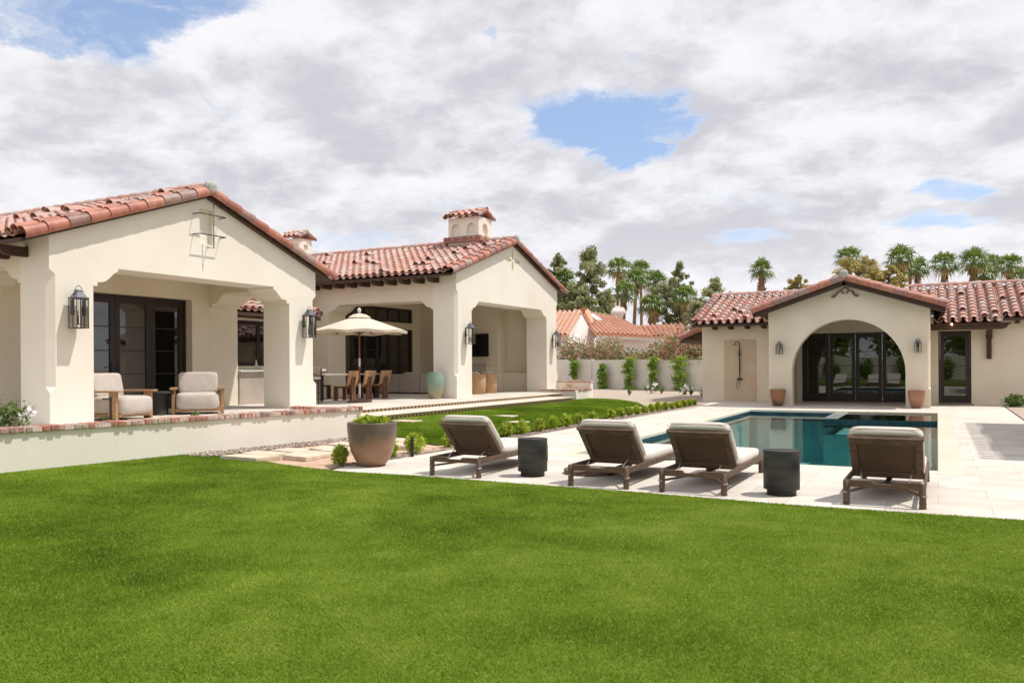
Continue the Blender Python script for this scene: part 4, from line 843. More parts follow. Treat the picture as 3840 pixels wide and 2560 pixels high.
t_ = MB(); S = Vector((1.3, 0, .5)); u_ = MB(); tiled(t_, (-9.1, 31.9, 2.35), (-9.1, 36.5, 2.35), S, boost=0); slab(u_, (-9.1, 31.9, 2.35), (-9.1, 36.5, 2.35), S); verge(t_, (-7.95, 31.88, 2.87), (-9.1, 31.88, 2.4), (0, -1, 0)); u_.prism([(-8.9, 2.36), (-8.02, 2.7), (-8.02, 1.9), (-8.15, 1.9), (-8.3, 2.3)], 'y', 31.95, 32.10)
rf = obj('lean_to_roof', t_, 'clay_tile_sunlit', ph); put_verges(rf); obj('lean_to_brackets', u_, 'dark_wood', rf)
# ornament of curved tiles in the gable
m_ = MB()
for c_, z_ in ((-2.61, 3.70), (-2.76, 3.60), (-2.46, 3.60)): m_.tube([(c_ + .105 * math.cos(t), FY - .03, z_ + .095 * math.sin(t)) for t in np.linspace(0, PI, 9)], .021, 6)
for s_ in (-1, 1): m_.tube([(-2.61 + s_ * (.22 + .19 * t), FY - .03, 3.62 - .10 * math.sin(t * PI * .75) - .01 * t) for t in np.linspace(0, 1, 9)], .022, 6); m_.tube([(-2.61 + s_ * (.20 + .17 * t), FY - .03, 3.66 - .10 * math.sin(t * PI * .7)) for t in np.linspace(0, 1, 9)], .015, 6)
m_.var = .4; m_.a = [.9] * len(m_.a); tag(obj('tile_ornament', m_, 'verge_tile_shade'), 'small scalloped ornament of curved clay tiles under the pool house gable peak', 'wall ornament')
lantern('small black wall lantern left of the pool house arch', (-4.63, FY, 1.70), R(-90), .44, .19, 'wall lanterns on the pool house')
lantern('small black wall lantern right of the pool house arch', (-.53, FY, 1.70), R(-90), .44, .19, 'wall lanterns on the pool house')
lt = thing('porch_light', 'small lit bulb hanging under the eave above the side door', 'lamp', (.42, 30.08, 2.64)); m_ = MB(); m_.tube([(.42, 30.10, 2.69), (.42, 30.10, 2.655)], .02, 8); obj('socket', m_, 'iron', lt); m_ = MB(); m_.ball((.42, 30.10, 2.63), .028, .028, .03, 10, 6); obj('bulb', m_, 'lamp_glow', lt)
# outdoor shower
sh = thing('outdoor_shower', 'black exposed outdoor shower on the tan panel of the pool house', 'shower', (-6.58, SWY, 1.4)); YS = SWY - .06
m_ = MB(); m_.tube([(-6.58, YS, .80), (-6.58, YS, 2.10), (-6.59, YS - .04, 2.19), (-6.63, YS - .15, 2.22), (-6.68, YS - .24, 2.18), (-6.69, YS - .25, 2.12)], .016, 8)
for z in (.82, 1.85): m_.tube([(-6.58, YS, z), (-6.58, SWY - .012, z)], .014, 6)
obj('riser_pipe', m_, 'black_metal', sh); m_ = MB(); m_.lathe([(.02, .03), (.11, .012), (.11, 0)], 16, (-6.69, YS - .25, 2.09)); obj('shower_head', m_, 'black_metal', sh)
m_ = MB(); m_.tube([(-6.68, YS, .82), (-6.48, YS, .82)], .028, 10); obj('mixer', m_, 'black_metal', sh)
m_ = MB(); m_.tube([(-6.57, YS - .05, 1.66), (-6.56, YS - .06, 1.92)], .018, 8, .03); m_.box(-6.63, -6.53, YS - .06, YS + .02, 1.72, 1.76); obj('hand_shower', m_, 'black_metal', sh)
m_ = MB(); m_.tube([(-6.56, YS - .05, 1.66), (-6.53, YS - .05, 1.3), (-6.57, YS - .06, .9), (-6.57, YS - .06, .62), (-6.60, YS - .06, .48), (-6.66, YS - .06, .46), (-6.70, YS - .06, .55), (-6.67, YS - .05, .70), (-6.60, YS - .02, .80)], .009, 6); obj('hose', m_, 'black_metal', sh)
# covered patio outside the frame whose tile edge throws the comb shaped shadow on the deck
cp = thing('covered_patio', 'tile roofed patio right of the deck, only its comb edged shadow in view', 'pavilion', (4, 18, 0))
t_ = MB(); u_ = MB(); S = Vector((3.0, 0, .8)); tiled(t_, (2.22, 14.35, 3.01), (2.22, 22.3, 3.01), S, boost=0); slab(u_, (2.22, 14.35, 3.01), (2.22, 22.3, 3.01), S)
for k in range(27): t_.halftube((2.4, 14.45 + k * .30, 3.13), (1.93, 14.45 + k * .30, 3.0), .065, .075, (-.26, 0, 1)); obj('roof', t_, 'clay_tile_sunlit', cp); obj('roof_boards', u_, 'dark_wood', cp)
for y in (14.6, 18.2, 21.9): m_ = MB(); m_.box(2.9, 3.3, y, y + .35, 0, 3.1); obj('post', m_, 'stucco', cp)
m_ = MB(); m_.box(4.9, 5.2, 14.3, 22.3, 0, 3.6); obj('wall', m_, 'stucco', cp)

# ------------------------------------------------------------------ sun loungers (origin at the head end, foot towards +y)
def cushion(mb, x0, x1, y0, y1, z0, z1, e=.32, seg=28, rings=14):
    mb.ball(((x0 + x1) / 2, (y0 + y1) / 2, (z0 + z1) / 2), (x1 - x0) / 2, (y1 - y0) / 2, (z1 - z0) / 2, seg, rings, e)
def make_lounger(label):
    t = thing('sun_lounger', label, 'sun lounger', (0, 0, 0), 0, 'sun loungers beside the pool'); W = .365; Lg = 2.10
    for sx in (-1, 1):
        for yy, hgt in ((.035, .235), (Lg - .035, .225)):
            m = MB(); x = sx * (W - .03); m.lathe([(.020, 0), (.034, .002), (.034, .022), (.028, .03), (.036, .045), (.032, .06), (.032, hgt)], 12, (x, yy, 0), ang=PI / 4, sq=0); obj('leg', m, 'teak_grey', t, local=True)
        m = MB(); m.box(sx * W - (.022 if sx > 0 else -.0), sx * W + (.0 if sx > 0 else .022), .06, Lg - .07, .172, .238); obj('side_rail', m, 'teak_grey', t, local=True, bevel=.004)
    m = MB(); m.prism([(-W + .05, .175), (W - .05, .175), (W - .05, .240), (.11, .240), (.085, .214), (-.085, .214), (-.11, .240), (-W + .05, .240)], 'y', .012, .055); obj('head_rail', m, 'teak_grey', t, local=True, bevel=.003)
    m = MB(); m.box(-W + .05, W - .05, Lg - .055, Lg - .012, .165, .235); obj('foot_rail', m, 'teak_grey', t, local=True, bevel=.003)
    m = MB(); m.bar((-W + .03, .04, .12), (0, .62, .155), .022, .022); m.bar((W - .03, .04, .12), (0, .62, .152), .022, .022); m.bar((-W + .03, Lg - .05, .12), (0, Lg - .62, .155), .022, .022); m.bar((W - .03, Lg - .05, .12), (0, Lg - .62, .152), .022, .022); m.bar((0, .60, .153), (0, Lg - .6, .153), .05, .02); obj('stretcher', m, 'teak_grey', t, local=True)
    for sx in (-1, 1):
        m = MB(); m.tube([(sx * (W - .03), .0, .12), (sx * (W + .01), .035, .12)], .007, 6); m.ball((sx * (W + .004), .035, .12), .008, .010, .010, 8, 6); obj('bolt', m, 'steel', t, local=True)
    # back rest: from the hinge up and back towards the head end
    hy, hz, ty, tz = .70, .215, .26, .64; a = Vector((0, hy, hz)); b_ = Vector((0, ty, tz)); d = (b_ - a); Lb = d.length; d.normalize(); n = Vector((0, d.z, -d.y)); n = n if n.z > 0 else -n
    Mx = Matrix(((1, 0, 0, 0), (0, d.y, n.y, hy), (0, d.z, n.z, hz), (0, 0, 0, 1)))       # local: x across, y up the back, z towards the cushion
    m = MB(); Wb = W - .03
    m.box(-Wb, -Wb + .07, 0, Lb, -.028, .012); m.box(Wb - .07, Wb, 0, Lb, -.028, .012); m.box(-Wb + .07, Wb - .07, Lb - .075, Lb, -.03, .012); m.box(-Wb + .07, Wb - .07, .02, .08, -.026, .012); m.box(-Wb - .012, Wb + .012, Lb, Lb + .022, -.032, .016); m.xf(Mx)
    obj('back_frame', m, 'teak_grey', t, local=True, bevel=.004)
    m = MB(); m.box(-Wb + .07, Wb - .07, .08, Lb - .075, -.012, .006); m.xf(Mx); obj('woven_back', m, 'weave', t, local=True)
    for sx in (-1, 1): m = MB(); m.tube([Mx @ Vector((sx * (Wb - .10), Lb * .35, -.03)), (sx * (Wb - .12), .20, .20)], .006, 6); obj('support_rod', m, 'steel', t, local=True)
    m = MB(); m.box(-Wb + .02, Wb - .02, hy + .02, Lg - .06, .19, .212); obj('deck_panel', m, 'weave', t, local=True)
    m = MB(); cushion(m, -Wb - .01, Wb + .01, 0, Lb + .05, .016, .125, e=.28); m.xf(Mx); o = obj('back_cushion', m, 'linen', t, local=True)
    m = MB(); cushion(m, -Wb - .01, Wb + .01, hy - .02, Lg - .04, .213, .325, e=.28); obj('seat_cushion', m, 'linen', t, local=True)
    pm = MB(); pm.tube([Mx @ Vector((sx * (Wb + .008), y_, .07)) for sx, y_ in ((-1, .03), (-1, Lb + .03))], .004, 5); pm.tube([Mx @ Vector((sx * (Wb + .008), y_, .07)) for sx, y_ in ((1, .03), (1, Lb + .03))], .004, 5); pm.tube([Mx @ Vector((-Wb + .02, Lb + .05, .07)), Mx @ Vector((Wb - .02, Lb + .05, .07))], .004, 5); obj('piping', pm, 'sofa_fabric', o, local=True)
    return t
LX = [(-5.35, 8.68, .02, 'sun lounger farthest from the others, between the bowl planter and a black drum table'), (-3.41, 8.60, .0, 'sun lounger with a low brown disc on the deck at its left side'),
      (-2.33, 8.60, .0, 'sun lounger standing directly left of the black drum table in front of the pool'), (-.465, 8.60, -.005, 'sun lounger alone at the right corner of the pool, seen straight from behind')]
lg = make_lounger(LX[0][3]); lg.location = (LX[0][0], LX[0][1], .002); lg.rotation_euler.z = LX[0][2]
for x, y, a, l in LX[1:]: dup(lg, (x, y, .002), a, l)
def drum(label, loc):
    t = thing('drum_table', label, 'side table', loc, 0, 'round black side tables by the loungers')
    m = MB(); m.lathe([(.150, .0), (.150, .062), (.185, .064), (.186, .44), (.186, .455)], 48); obj('body', m, 'stone_grey', t, local=True)
    m = MB(); m.lathe([(.1865, .4552), (.1875, .460), (.185, .468), (.15, .4695), (.0, .47)], 48); obj('table_top', m, 'charcoal', t, local=True); return t
drum('matte black drum side table between the two left sun loungers', (-4.51, 9.20, .001)); drum('matte black drum side table right of the third lounger, against the teal water', (-1.47, 8.98, .001))
m = MB(); m.lathe([(.31, 0), (.325, .01), (.325, .05), (.31, .06), (.06, .066), (.05, .09), (0, .09)], 48, (-3.96, 9.72, .001)); tag(obj('umbrella_stand', m, 'disc_brown'), 'low round brown umbrella stand lying on the deck behind a lounger', 'umbrella stand')

# ------------------------------------------------------------------ planters and vase
bp_ = thing('bowl_planter', 'big brown glazed bowl planter with clipped green plants at the lawn corner', 'planter', (-7.0, 9.2, .003))
m = MB(); m.lathe([(.17, 0), (.205, .004), (.285, .09), (.352, .22), (.392, .38), (.408, .53), (.410, .610), (.408, .625), (.398, .632), (.372, .630), (.366, .615), (.360, .56), (0, .54)], 56); obj('bowl', m, 'glaze_brown', bp_, local=True).scale = (.84, .84, .96)
def bush(name, c, r, h, n, size, mat, parent=None, stems=4, shape='ball', dens=.5, var=(0, 1), stem_mat='bark', local=False):
    """shrub of leaf quads in sprigs, with stems"""
    ns = max(6, n // 14); th = rng.uniform(0, 2 * PI, ns); u = rng.uniform(-1 if shape == 'ball' else -.3, 1, ns); q = rng.uniform(.35, 1, ns) ** dens
    sx = np.sqrt(np.maximum(1 - u * u, 0)) * np.cos(th) * q * r * rng.uniform(.75, 1.15, ns); sy = np.sqrt(np.maximum(1 - u * u, 0)) * np.sin(th) * q * r * rng.uniform(.75, 1.15, ns); sz = h * .58 + u * q * h * .48
    k = rng.integers(0, ns, n); C = np.stack([sx[k], sy[k], sz[k]], 1) + rng.normal(size=(n, 3)) * np.array([r, r, h]) * .12
    C[:, 2] = np.maximum(C[:, 2], .02)
    tone = rng.uniform(var[0], var[1], ns)[k] * .6 + .4 * rng.uniform(0, 1, n) * (var[1] - var[0]) + 0
    P, F, v = leaves(C + np.array(c), size, varr=np.clip(tone, 0, 1)); o = soup(name, P, F, v, mat, parent)
    if stems:
        m = MB()
        for i in range(stems): a = random.uniform(0, 2 * PI); m.tube([(c[0] + .015 * math.cos(a), c[1] + .015 * math.sin(a), c[2]), (c[0] + r * .25 * math.cos(a), c[1] + r * .25 * math.sin(a), c[2] + h * .35), (c[0] + r * .5 * math.cos(a), c[1] + r * .5 * math.sin(a), c[2] + h * .75)], .006, 5, .002)
        obj('stem', m, stem_mat, parent if parent is not None else o)
    return o
for i, (dx, dy, rr) in enumerate(((-.15, .0, .20), (.13, .05, .19), (.0, -.10, .15), (.22, -.06, .13))):
    bush('clipped_plant', (-7.0 + dx * .8, 9.2 + dy * .8, .55), rr * .8, .13, 800, .020, 'lime_leaf', bp_, stems=0)
def square_pot(label, loc, rz, mat):
    t = thing('tapered_pot', label, 'planter', loc, rz, 'tapered glazed pots flanking the pool house arch')
    m = MB(); m.lathe([(.10, 0), (.125, .004), (.165, .13), (.20, .30), (.212, .44), (.215, .455), (.195, .457), (.19, .43), (0, .41)], 40, ang=PI / 4, sq=5); obj('pot', m, mat, t, local=True); t.scale = (1.12, 1.12, 1.2); m = MB(); m.lathe([(0, 0), (.18, 0), (.18, .01)], 24, (0, 0, .412), sq=5); obj('soil', m, 'dirt', t, local=True); return t
square_pot('copper glazed tapered pot with a dark lower half, left of the arch', (-4.66, 27.86, .003), 0, 'glaze_copper'); square_pot('all copper glazed tapered pot right of the arch', (-.57, 27.80, .003), 0, 'glaze_copper_full')
m = MB(); m.lathe([(.15, 0), (.165, .01), (.225, .18), (.27, .42), (.272, .52), (.245, .70), (.225, .76), (.232, .785), (.222, .795), (.20, .77), (.22, .68), (.2, .5), (0, .45)], 40, (-13.40, 20.72, TZ)); tag(obj('vase', m, 'glaze_jade'), 'tall jade and rust glazed vase at the corner pillar', 'vase')

# ------------------------------------------------------------------ patio umbrella, dining set, bar stools, sofa, swivel chairs
um = thing('patio_umbrella', 'open cream patio umbrella with wooden pole beside the dining table', 'umbrella', (-14.19, 18.1, TZ)); Rr, zt, ze_ = 1.36, 2.83 - TZ, 2.34 - TZ
m = MB(); m.smooth = False; A0 = R(22.5)
def ring(r, z, sag=0): return [m.V((r * math.cos(A0 + k * PI / 4), r * math.sin(A0 + k * PI / 4), z)) for k in range(8)]
r1, r2 = ring(.24, zt - .10), ring(Rr, ze_)
mid = [m.V((Rr * .955 * math.cos(A0 + (k + .5) * PI / 4) * .96, Rr * .955 * math.sin(A0 + (k + .5) * PI / 4) * .96, ze_ + .045)) for k in range(8)]
lo = [m.V((Rr * .985 * math.cos(A0 + k * PI / 4), Rr * .985 * math.sin(A0 + k * PI / 4), ze_ - .07)) for k in range(8)]
ml = [m.V((Rr * .91 * math.cos(A0 + (k + .5) * PI / 4), Rr * .91 * math.sin(A0 + (k + .5) * PI / 4), ze_ - .03)) for k in range(8)]
for k in range(8):
    j = (k + 1) % 8; m.F(r1[k], r2[k], mid[k]); m.F(r1[k], mid[k], r1[j]); m.F(r1[j], mid[k], r2[j]); m.F(r2[k], lo[k], ml[k], mid[k]); m.F(mid[k], ml[k], lo[j], r2[j])
obj('canopy', m, 'canvas', um, local=True)
m = MB(); t0 = m.V((0, 0, zt + .03)); rr_ = [m.V((.34 * math.cos(A0 + k * PI / 4), .34 * math.sin(A0 + k * PI / 4), zt - .105)) for k in range(8)]; rm_ = [m.V((.20 * math.cos(A0 + k * PI / 4), .20 * math.sin(A0 + k * PI / 4), zt - .015)) for k in range(8)]
for k in range(8): j = (k + 1) % 8; m.F(t0, rm_[k], rm_[j]); m.F(rm_[k], rr_[k], rr_[j], rm_[j])
obj('vent_cap', m, 'canvas', um, local=True)
m = MB(); m.tube([(0, 0, .5), (0, 0, zt + .02)], .024, 12); obj('pole', m, 'walnut', um, local=True); 
for za_, zb_, r_ in ((.06, .52, .030), (.98, 1.22, .0265)): m = MB(); m.tube([(0, 0, za_), (0, 0, zb_)], r_, 12); obj('pole_sleeve', m, 'white_paint', um, local=True)
m = MB(); m.lathe([(.02, 0), (.05, .02), (.035, .05), (.055, .08), (.045, .12), (.02, .14), (0, .145)], 12, (0, 0, zt + .03)); obj('finial', m, 'white_paint', um, local=True); m = MB(); m.lathe([(.33, 0), (.34, .01), (.34, .045), (.32, .055), (.08, .06), (.06, .10), (0, .10)], 40); obj('base', m, 'disc_brown', um, local=True)
for k in range(8):
    m = MB(); a = A0 + k * PI / 4; m.bar((0, 0, zt - .04), (Rr * .98 * math.cos(a), Rr * .98 * math.sin(a), ze_ - .012), .018, .022); m.bar((.03 * math.cos(a), .03 * math.sin(a), zt - .55), (Rr * .5 * math.cos(a), Rr * .5 * math.sin(a), (zt + ze_) / 2 - .03), .014, .018); obj('rib', m, 'walnut', um, local=True)
dt = thing('dining_table', 'long dark dining table with grey top under the umbrella', 'table', (-16.25, 19.7, TZ))
m = MB(); m.box(-.48, .48, -1.35, 1.45, .725, .765); obj('table_top', m, 'sofa_fabric', dt, local=True, bevel=.006)
for x, y in ((-.38, -1.2), (.38, -1.2), (-.38, 1.3), (.38, 1.3)): m = MB(); m.box(x - .035, x + .035, y - .035, y + .035, 0, .725); obj('leg', m, 'charcoal', dt, local=True)
def dchair(label):
    """faces -x"""
    t = thing('dining_chair', label, 'chair', (0, 0, 0), 0, 'leather dining chairs around the long table')
    for y in (-.055, .055): m = MB(); m.prism([(.20, 0), (.30, 0), (.27, .45), (.33, .68), (.25, .68), (.20, .45)], 'y', y - .04, y + .04); obj('back_post', m, 'walnut', t, local=True, bevel=.004)
    for y in (-.20, .20): m = MB(); m.box(-.27, -.14, y - .03, y + .03, 0, .42); obj('front_leg', m, 'walnut', t, local=True, bevel=.004)
    m = MB(); m.box(-.26, .20, -.17, .17, .36, .405); obj('seat_frame', m, 'walnut', t, local=True)
    m = MB(); m.prism([(-.30, .42), (.13, .42), (.20, .50), (.30, .86), (.335, .86), (.245, .47), (.17, .405), (-.30, .405)], 'y', -.25, .25)
    m.v = [(x, math.copysign(.215 + .045 * min(max((z - .42) / .42, 0), 1), y), z) for x, y, z in m.v]; obj('leather_seat', m, 'leather', t, local=True, bevel=.006); return t
dc = dchair('leather dining chair nearest the umbrella pole, first on the pool side of the table'); dc.location = (-15.36, 18.95, TZ)
dup(dc, (-15.36, 19.72, TZ), .0, 'middle leather dining chair on the pool side of the table'); dup(dc, (-15.36, 20.52, TZ), -.02, 'leather dining chair at the sofa end on the pool side of the table')
dup(dc, (-17.05, 18.95, TZ), PI, 'leather dining chair across the table, beside the bar stool'); dup(dc, (-17.05, 19.75, TZ), PI + .05, 'leather dining chair across the table, half hidden by the nearest chair'); dup(dc, (-16.1, 17.95, TZ), R(90), 'leather dining chair at the bar end of the table, behind the stool')
def stool(label):
    t = thing('bar_stool', label, 'stool', (0, 0, 0), 0, 'bar stools at the counter')
    for x, y, h in ((-.19, -.19, .94), (-.19, .19, .94), (.19, -.19, .62), (.19, .19, .62)): m = MB(); m.box(x - .014, x + .014, y - .014, y + .014, 0, h); obj('leg', m, 'charcoal', t, local=True)
    m = MB(); m.box(-.18, .18, -.18, .18, .60, .63); m.box(.18, .195, -.18, .18, .25, .27); m.box(-.195, -.18, -.18, .18, .25, .27); obj('seat_frame', m, 'charcoal', t, local=True); m = MB(); cushion(m, -.20, .20, -.20, .20, .63, .72, e=.4, seg=20, rings=8); obj('cushion', m, 'linen', t, local=True)
    m = MB(); m.box(-.215, -.185, -.20, .20, .80, .99); obj('backrest', m, 'sofa_fabric', t, local=True, bevel=.012); return t
st = stool('dark metal bar stool with pale cushion beside the pillar lantern'); st.location = (-14.92, 17.02, TZ); st.rotation_euler.z = R(-60)
dup(st, (-15.55, 17.15, TZ), R(-60), 'dark metal bar stool standing just behind the first one at the bar')
sf = thing('outdoor_sofa', 'long taupe slip covered sofa seen from behind in the far patio', 'sofa', (-16.4, 24.6, TZ))
for i, (a, b2) in enumerate(((-18.15, -17.28), (-17.26, -16.40), (-16.38, -15.52), (-15.50, -14.62))):
    m = MB(); m.box(a, b2, 24.30, 24.44, TZ + .04, TZ + .70)
    obj('back_panel', m, 'sofa_fabric', sf, bevel=.02); m = MB(); m.box(a, b2, 24.45, 25.2, TZ + .05, TZ + .42); obj('seat_block', m, 'sofa_fabric', sf, bevel=.03)
m = MB(); m.box(-18.1, -14.66, 24.34, 25.1, TZ, TZ + .038); obj('plinth', m, 'charcoal', sf)
for l, x, tl in (('pale cushion leaning over the sofa back, left', -17.0, .05), ('pale cushion leaning over the sofa back, right', -15.95, -.05)):
    m = MB(); cushion(m, x - .23, x + .23, 24.47, 24.60, TZ + .40, TZ + .77, e=.5, seg=18, rings=10); tag(obj('cushion', m, 'linen'), l, 'cushion', 'cushions on the sofa')
for l, x, y in (('rattan barrel swivel chair nearest the gable pillar', -14.32, 24.75), ('rattan barrel swivel chair in front of the low niche wall', -14.42, 25.75)):
    t = thing('barrel_chair', l, 'chair', (x, y, TZ), 0, 'rattan barrel chairs in the far patio')
    m = MB(); m.lathe([(.31, 0), (.33, .02), (.355, .35), (.345, .68), (.335, .695), (.32, .69), (.31, .4), (0, .38)], 36); obj('shell', m, 'rattan', t, local=True); m = MB(); m.ball((0, 0, .46), .30, .30, .10, 20, 8, .6); obj('seat_cushion', m, 'linen', t, local=True)
    m = MB(); m.ball((-.05, .0, .66), .20, .09, .12, 14, 8, .6); obj('pillow', m, 'linen', t, local=True)

# ------------------------------------------------------------------ near patio armchairs and table
def armchair(label):
    """faces +x"""
    t = thing('armchair', label, 'armchair', (0, 0, 0), 0, 'oak armchairs in the near patio')
    for s_ in (-1, 1):
        m = MB(); m.box(-.42, .42, s_ * .43 - .065, s_ * .43 + .065, .53, .565); obj('armrest', m, 'oak', t, local=True, bevel=.005)
        m = MB(); m.box(.20, .34, s_ * .43 - .03, s_ * .43 + .03, 0, .53); obj('front_leg', m, 'oak', t, local=True, bevel=.004); m = MB(); m.box(-.38, -.30, s_ * .43 - .03, s_ * .43 + .03, 0, .53); obj('rear_leg', m, 'oak', t, local=True, bevel=.004)
    m = MB(); m.box(-.38, .36, -.395, .395, .06, .125); m.box(-.38, -.33, -.395, .395, .125, .5); obj('seat_frame', m, 'oak', t, local=True, bevel=.004)
    m = MB(); cushion(m, -.34, .46, -.392, .392, .10, .46, e=.34); obj('seat_cushion', m, 'taupe_linen', t, local=True)
    m = MB(); cushion(m, -.13, .13, -.36, .36, 0, .47, e=.25); m.xf(Matrix.Translation((-.25, 0, .42)) @ Matrix.Rotation(R(-10), 4, 'Y')); obj('back_cushion', m, 'taupe_linen', t, local=True); return t
ac = armchair('oak armchair partly behind the near pillar, turned sideways'); ac.location = (-13.98, 10.42, TZ); ac.rotation_euler.z = R(14); ac.scale = (1.12, 1.12, .99)
dup(ac, (-14.12, 12.47, TZ), R(-42), 'oak armchair facing the pool beside the dark round table', scale=(1.12, 1.12, .99))
ct = thing('round_table', 'dark round pedestal table between the two oak armchairs', 'table', (-14.45, 11.72, TZ)); m = MB(); m.lathe([(.33, 0), (.33, .05), (0, .05)], 36, (0, 0, .44)); obj('table_top', m, 'charcoal', ct, local=True); m = MB(); m.lathe([(.21, 0), (.20, .02), (.185, .43), (.21, .44)], 30); obj('pedestal', m, 'charcoal', ct, local=True)
pl_ = thing('path_light', 'thin black path light post in front of the left armchair', 'path light', (-11.3, 8.30, .36)); m = MB(); m.box(-11.312, -11.288, 8.288, 8.312, .36, .94); m.box(-11.32, -11.28, 8.17, 8.30, .90, .92); obj('post', m, 'charcoal', pl_)
pl_ = thing('bollard_light', 'short black bollard light between two boxwoods', 'path light', (-7.12, 10.35, 0)); m = MB(); m.lathe([(.026, 0), (.026, .30), (.02, .305), (0, .305)], 14, (-7.12, 10.35, 0)); obj('post', m, 'charcoal', pl_)

# ------------------------------------------------------------------ stepping stones and pebbles
FL = [([(-9.46, 8.75), (-9.40, 9.10), (-8.66, 9.13), (-8.72, 8.74)], 'pale flagstone at the lawn edge, first of the path'), ([(-9.42, 9.14), (-9.55, 9.58), (-8.83, 9.50), (-8.76, 9.14)], 'flagstone second along the path from the lawn'),
      ([(-9.36, 9.68), (-9.36, 10.10), (-8.95, 10.14), (-8.74, 9.62)], 'small flagstone in the back row beside the pebble strip'), ([(-8.80, 9.42), (-8.70, 9.90), (-8.20, 9.85), (-8.10, 9.10), (-8.62, 9.16)], 'thick flagstone nearest the little shrub by the planter'),
      ([(-9.02, 10.20), (-9.06, 10.66), (-8.30, 10.60), (-8.22, 9.98), (-8.5, 9.96)], 'wide flagstone running behind the bowl planter'), ([(-9.26, 10.84), (-9.24, 11.30), (-8.5, 11.34), (-8.48, 10.78)], 'flagstone next to the wall pebbles, behind the planter'),
      ([(-9.20, 12.0), (-9.16, 12.42), (-8.35, 12.2), (-8.4, 11.7)], 'flagstone at the corner of the terrace lawn'), ([(-8.30, 11.15), (-8.40, 11.66), (-7.75, 11.5), (-7.72, 11.05)], 'flagstone right of the bowl planter by the bollard light')]
for pts, l in FL:
    m = MB(); pts = [(x + random.uniform(-.02, .02), y + random.uniform(-.02, .02)) for x, y in pts]; m.prism(pts, 'z', .004, .075); tag(obj('flagstone', m, 'flagstone', bevel=.014), l, 'stepping stone', 'flagstones of the garden path')
for i, (x, y, l) in enumerate([(-8.6, 16.6, 'stepping stone in the terrace lawn nearest the shrub row'), (-9.4, 17.6, 'stepping stone in the middle of the terrace lawn'), (-10.2, 14.6, 'stepping stone in the terrace lawn by the lower step'), (-8.4, 24.3, 'stepping stone at the far end of the terrace lawn')]):
    z = z2(x, y); m = MB(); m.box(x - .3, x + .3, y - .2, y + .2, z - .03, z + .022); tag(obj('stepping_stone', m, 'flagstone', bevel=.01), l, 'stepping stone', 'flagstones of the garden path')
def pebbles(name, n, px, py, pz, smin, smax, label):
    d = np.array([(1, 0, 0), (-1, 0, 0), (0, 1, 0), (0, -1, 0), (0, 0, 1), (0, 0, -1)], float); fidx = np.array([(0, 2, 4), (2, 1, 4), (1, 3, 4), (3, 0, 4), (2, 0, 5), (1, 2, 5), (3, 1, 5), (0, 3, 5)])
    a = rng.uniform(0, PI, n); s_ = rng.uniform(smin, smax, (n, 1, 1)) * rng.uniform(.6, 1.2, (n, 6, 1)); c, s2 = np.cos(a), np.sin(a); Rm = np.zeros((n, 3, 3)); Rm[:, 0, 0] = c; Rm[:, 0, 1] = -s2; Rm[:, 1, 0] = s2; Rm[:, 1, 1] = c; Rm[:, 2, 2] = .6
    V = np.einsum('nij,kj->nki', Rm, d) * s_ + np.stack([px, py, pz], 1)[:, None, :]; F = (np.arange(n)[:, None, None] * 6 + fidx[None]).reshape(-1, 3)
    o = soup(name, V.reshape(-1, 3), F, np.repeat(rng.uniform(0, 1, n), 6), 'pebble', smooth=True); tag(o, label, 'pebbles', kind='stuff')
y = rng.uniform(8.9, 12.9, 5200); x = np.array([wall_x(v) for v in y]) + rng.uniform(.02, .62, 5200); pebbles('pebbles', 5200, x, y, rng.uniform(.006, .03, 5200), .012, .03, 'strip of mixed river pebbles along the foot of the planter wall')
y = 9 + 19 * rng.uniform(0, 1, 15000) ** 1.3; x = rng.uniform(-7.46, -7.16, 15000); pebbles('gravel', 15000, x, y, rng.uniform(-.002, .012, 15000), .006, .014, 'loose gravel along the row of boxwoods')

# ------------------------------------------------------------------ shrubs
BX = [(-7.42, 9.02, .25), (-7.33, 10.05, .25), (-7.33, 10.72, .29), (-7.33, 11.75, .25), (-7.4, 12.9, .25), (-7.40, 13.95, .24), (-7.40, 14.6, .25), (-7.36, 15.35, .26), (-7.38, 16.1, .25), (-7.36, 16.75, .25), (-7.38, 17.5, .23), (-7.40, 18.4, .21), (-7.48, 19.9, .21), (-7.46, 20.55, .22), (-7.44, 21.15, .22), (-7.42, 21.75, .21), (-7.40, 22.35, .21), (-7.38, 22.95, .21), (-7.38, 23.6, .22), (-7.35, 24.2, .21), (-7.33, 24.8, .20), (-7.32, 25.5, .21), (-7.30, 26.1, .19), (-7.30, 26.75, .20), (-7.32, 27.5, .18)]
ORD = 'first second third fourth fifth sixth seventh eighth ninth tenth eleventh twelfth thirteenth fourteenth fifteenth sixteenth seventeenth eighteenth nineteenth twentieth twenty-first twenty-second twenty-third twenty-fourth last'.split()
for i, (x, y, h) in enumerate(BX):
    t = thing('boxwood', ('lime green boxwood, ' + ORD[i] + ' in the row counted from the bowl planter'), 'shrub', (x, y, 0), 0, 'row of boxwoods between the deck and the lawn')
    n = int(min(1500, 16000 / y)); bush('foliage', (x, y, .01), h * random.uniform(.42, .56), h * random.uniform(.85, 1.05), n, max(.024, .0017 * y), 'boxwood' if random.random() < .55 else 'lime_leaf', t, stems=5)
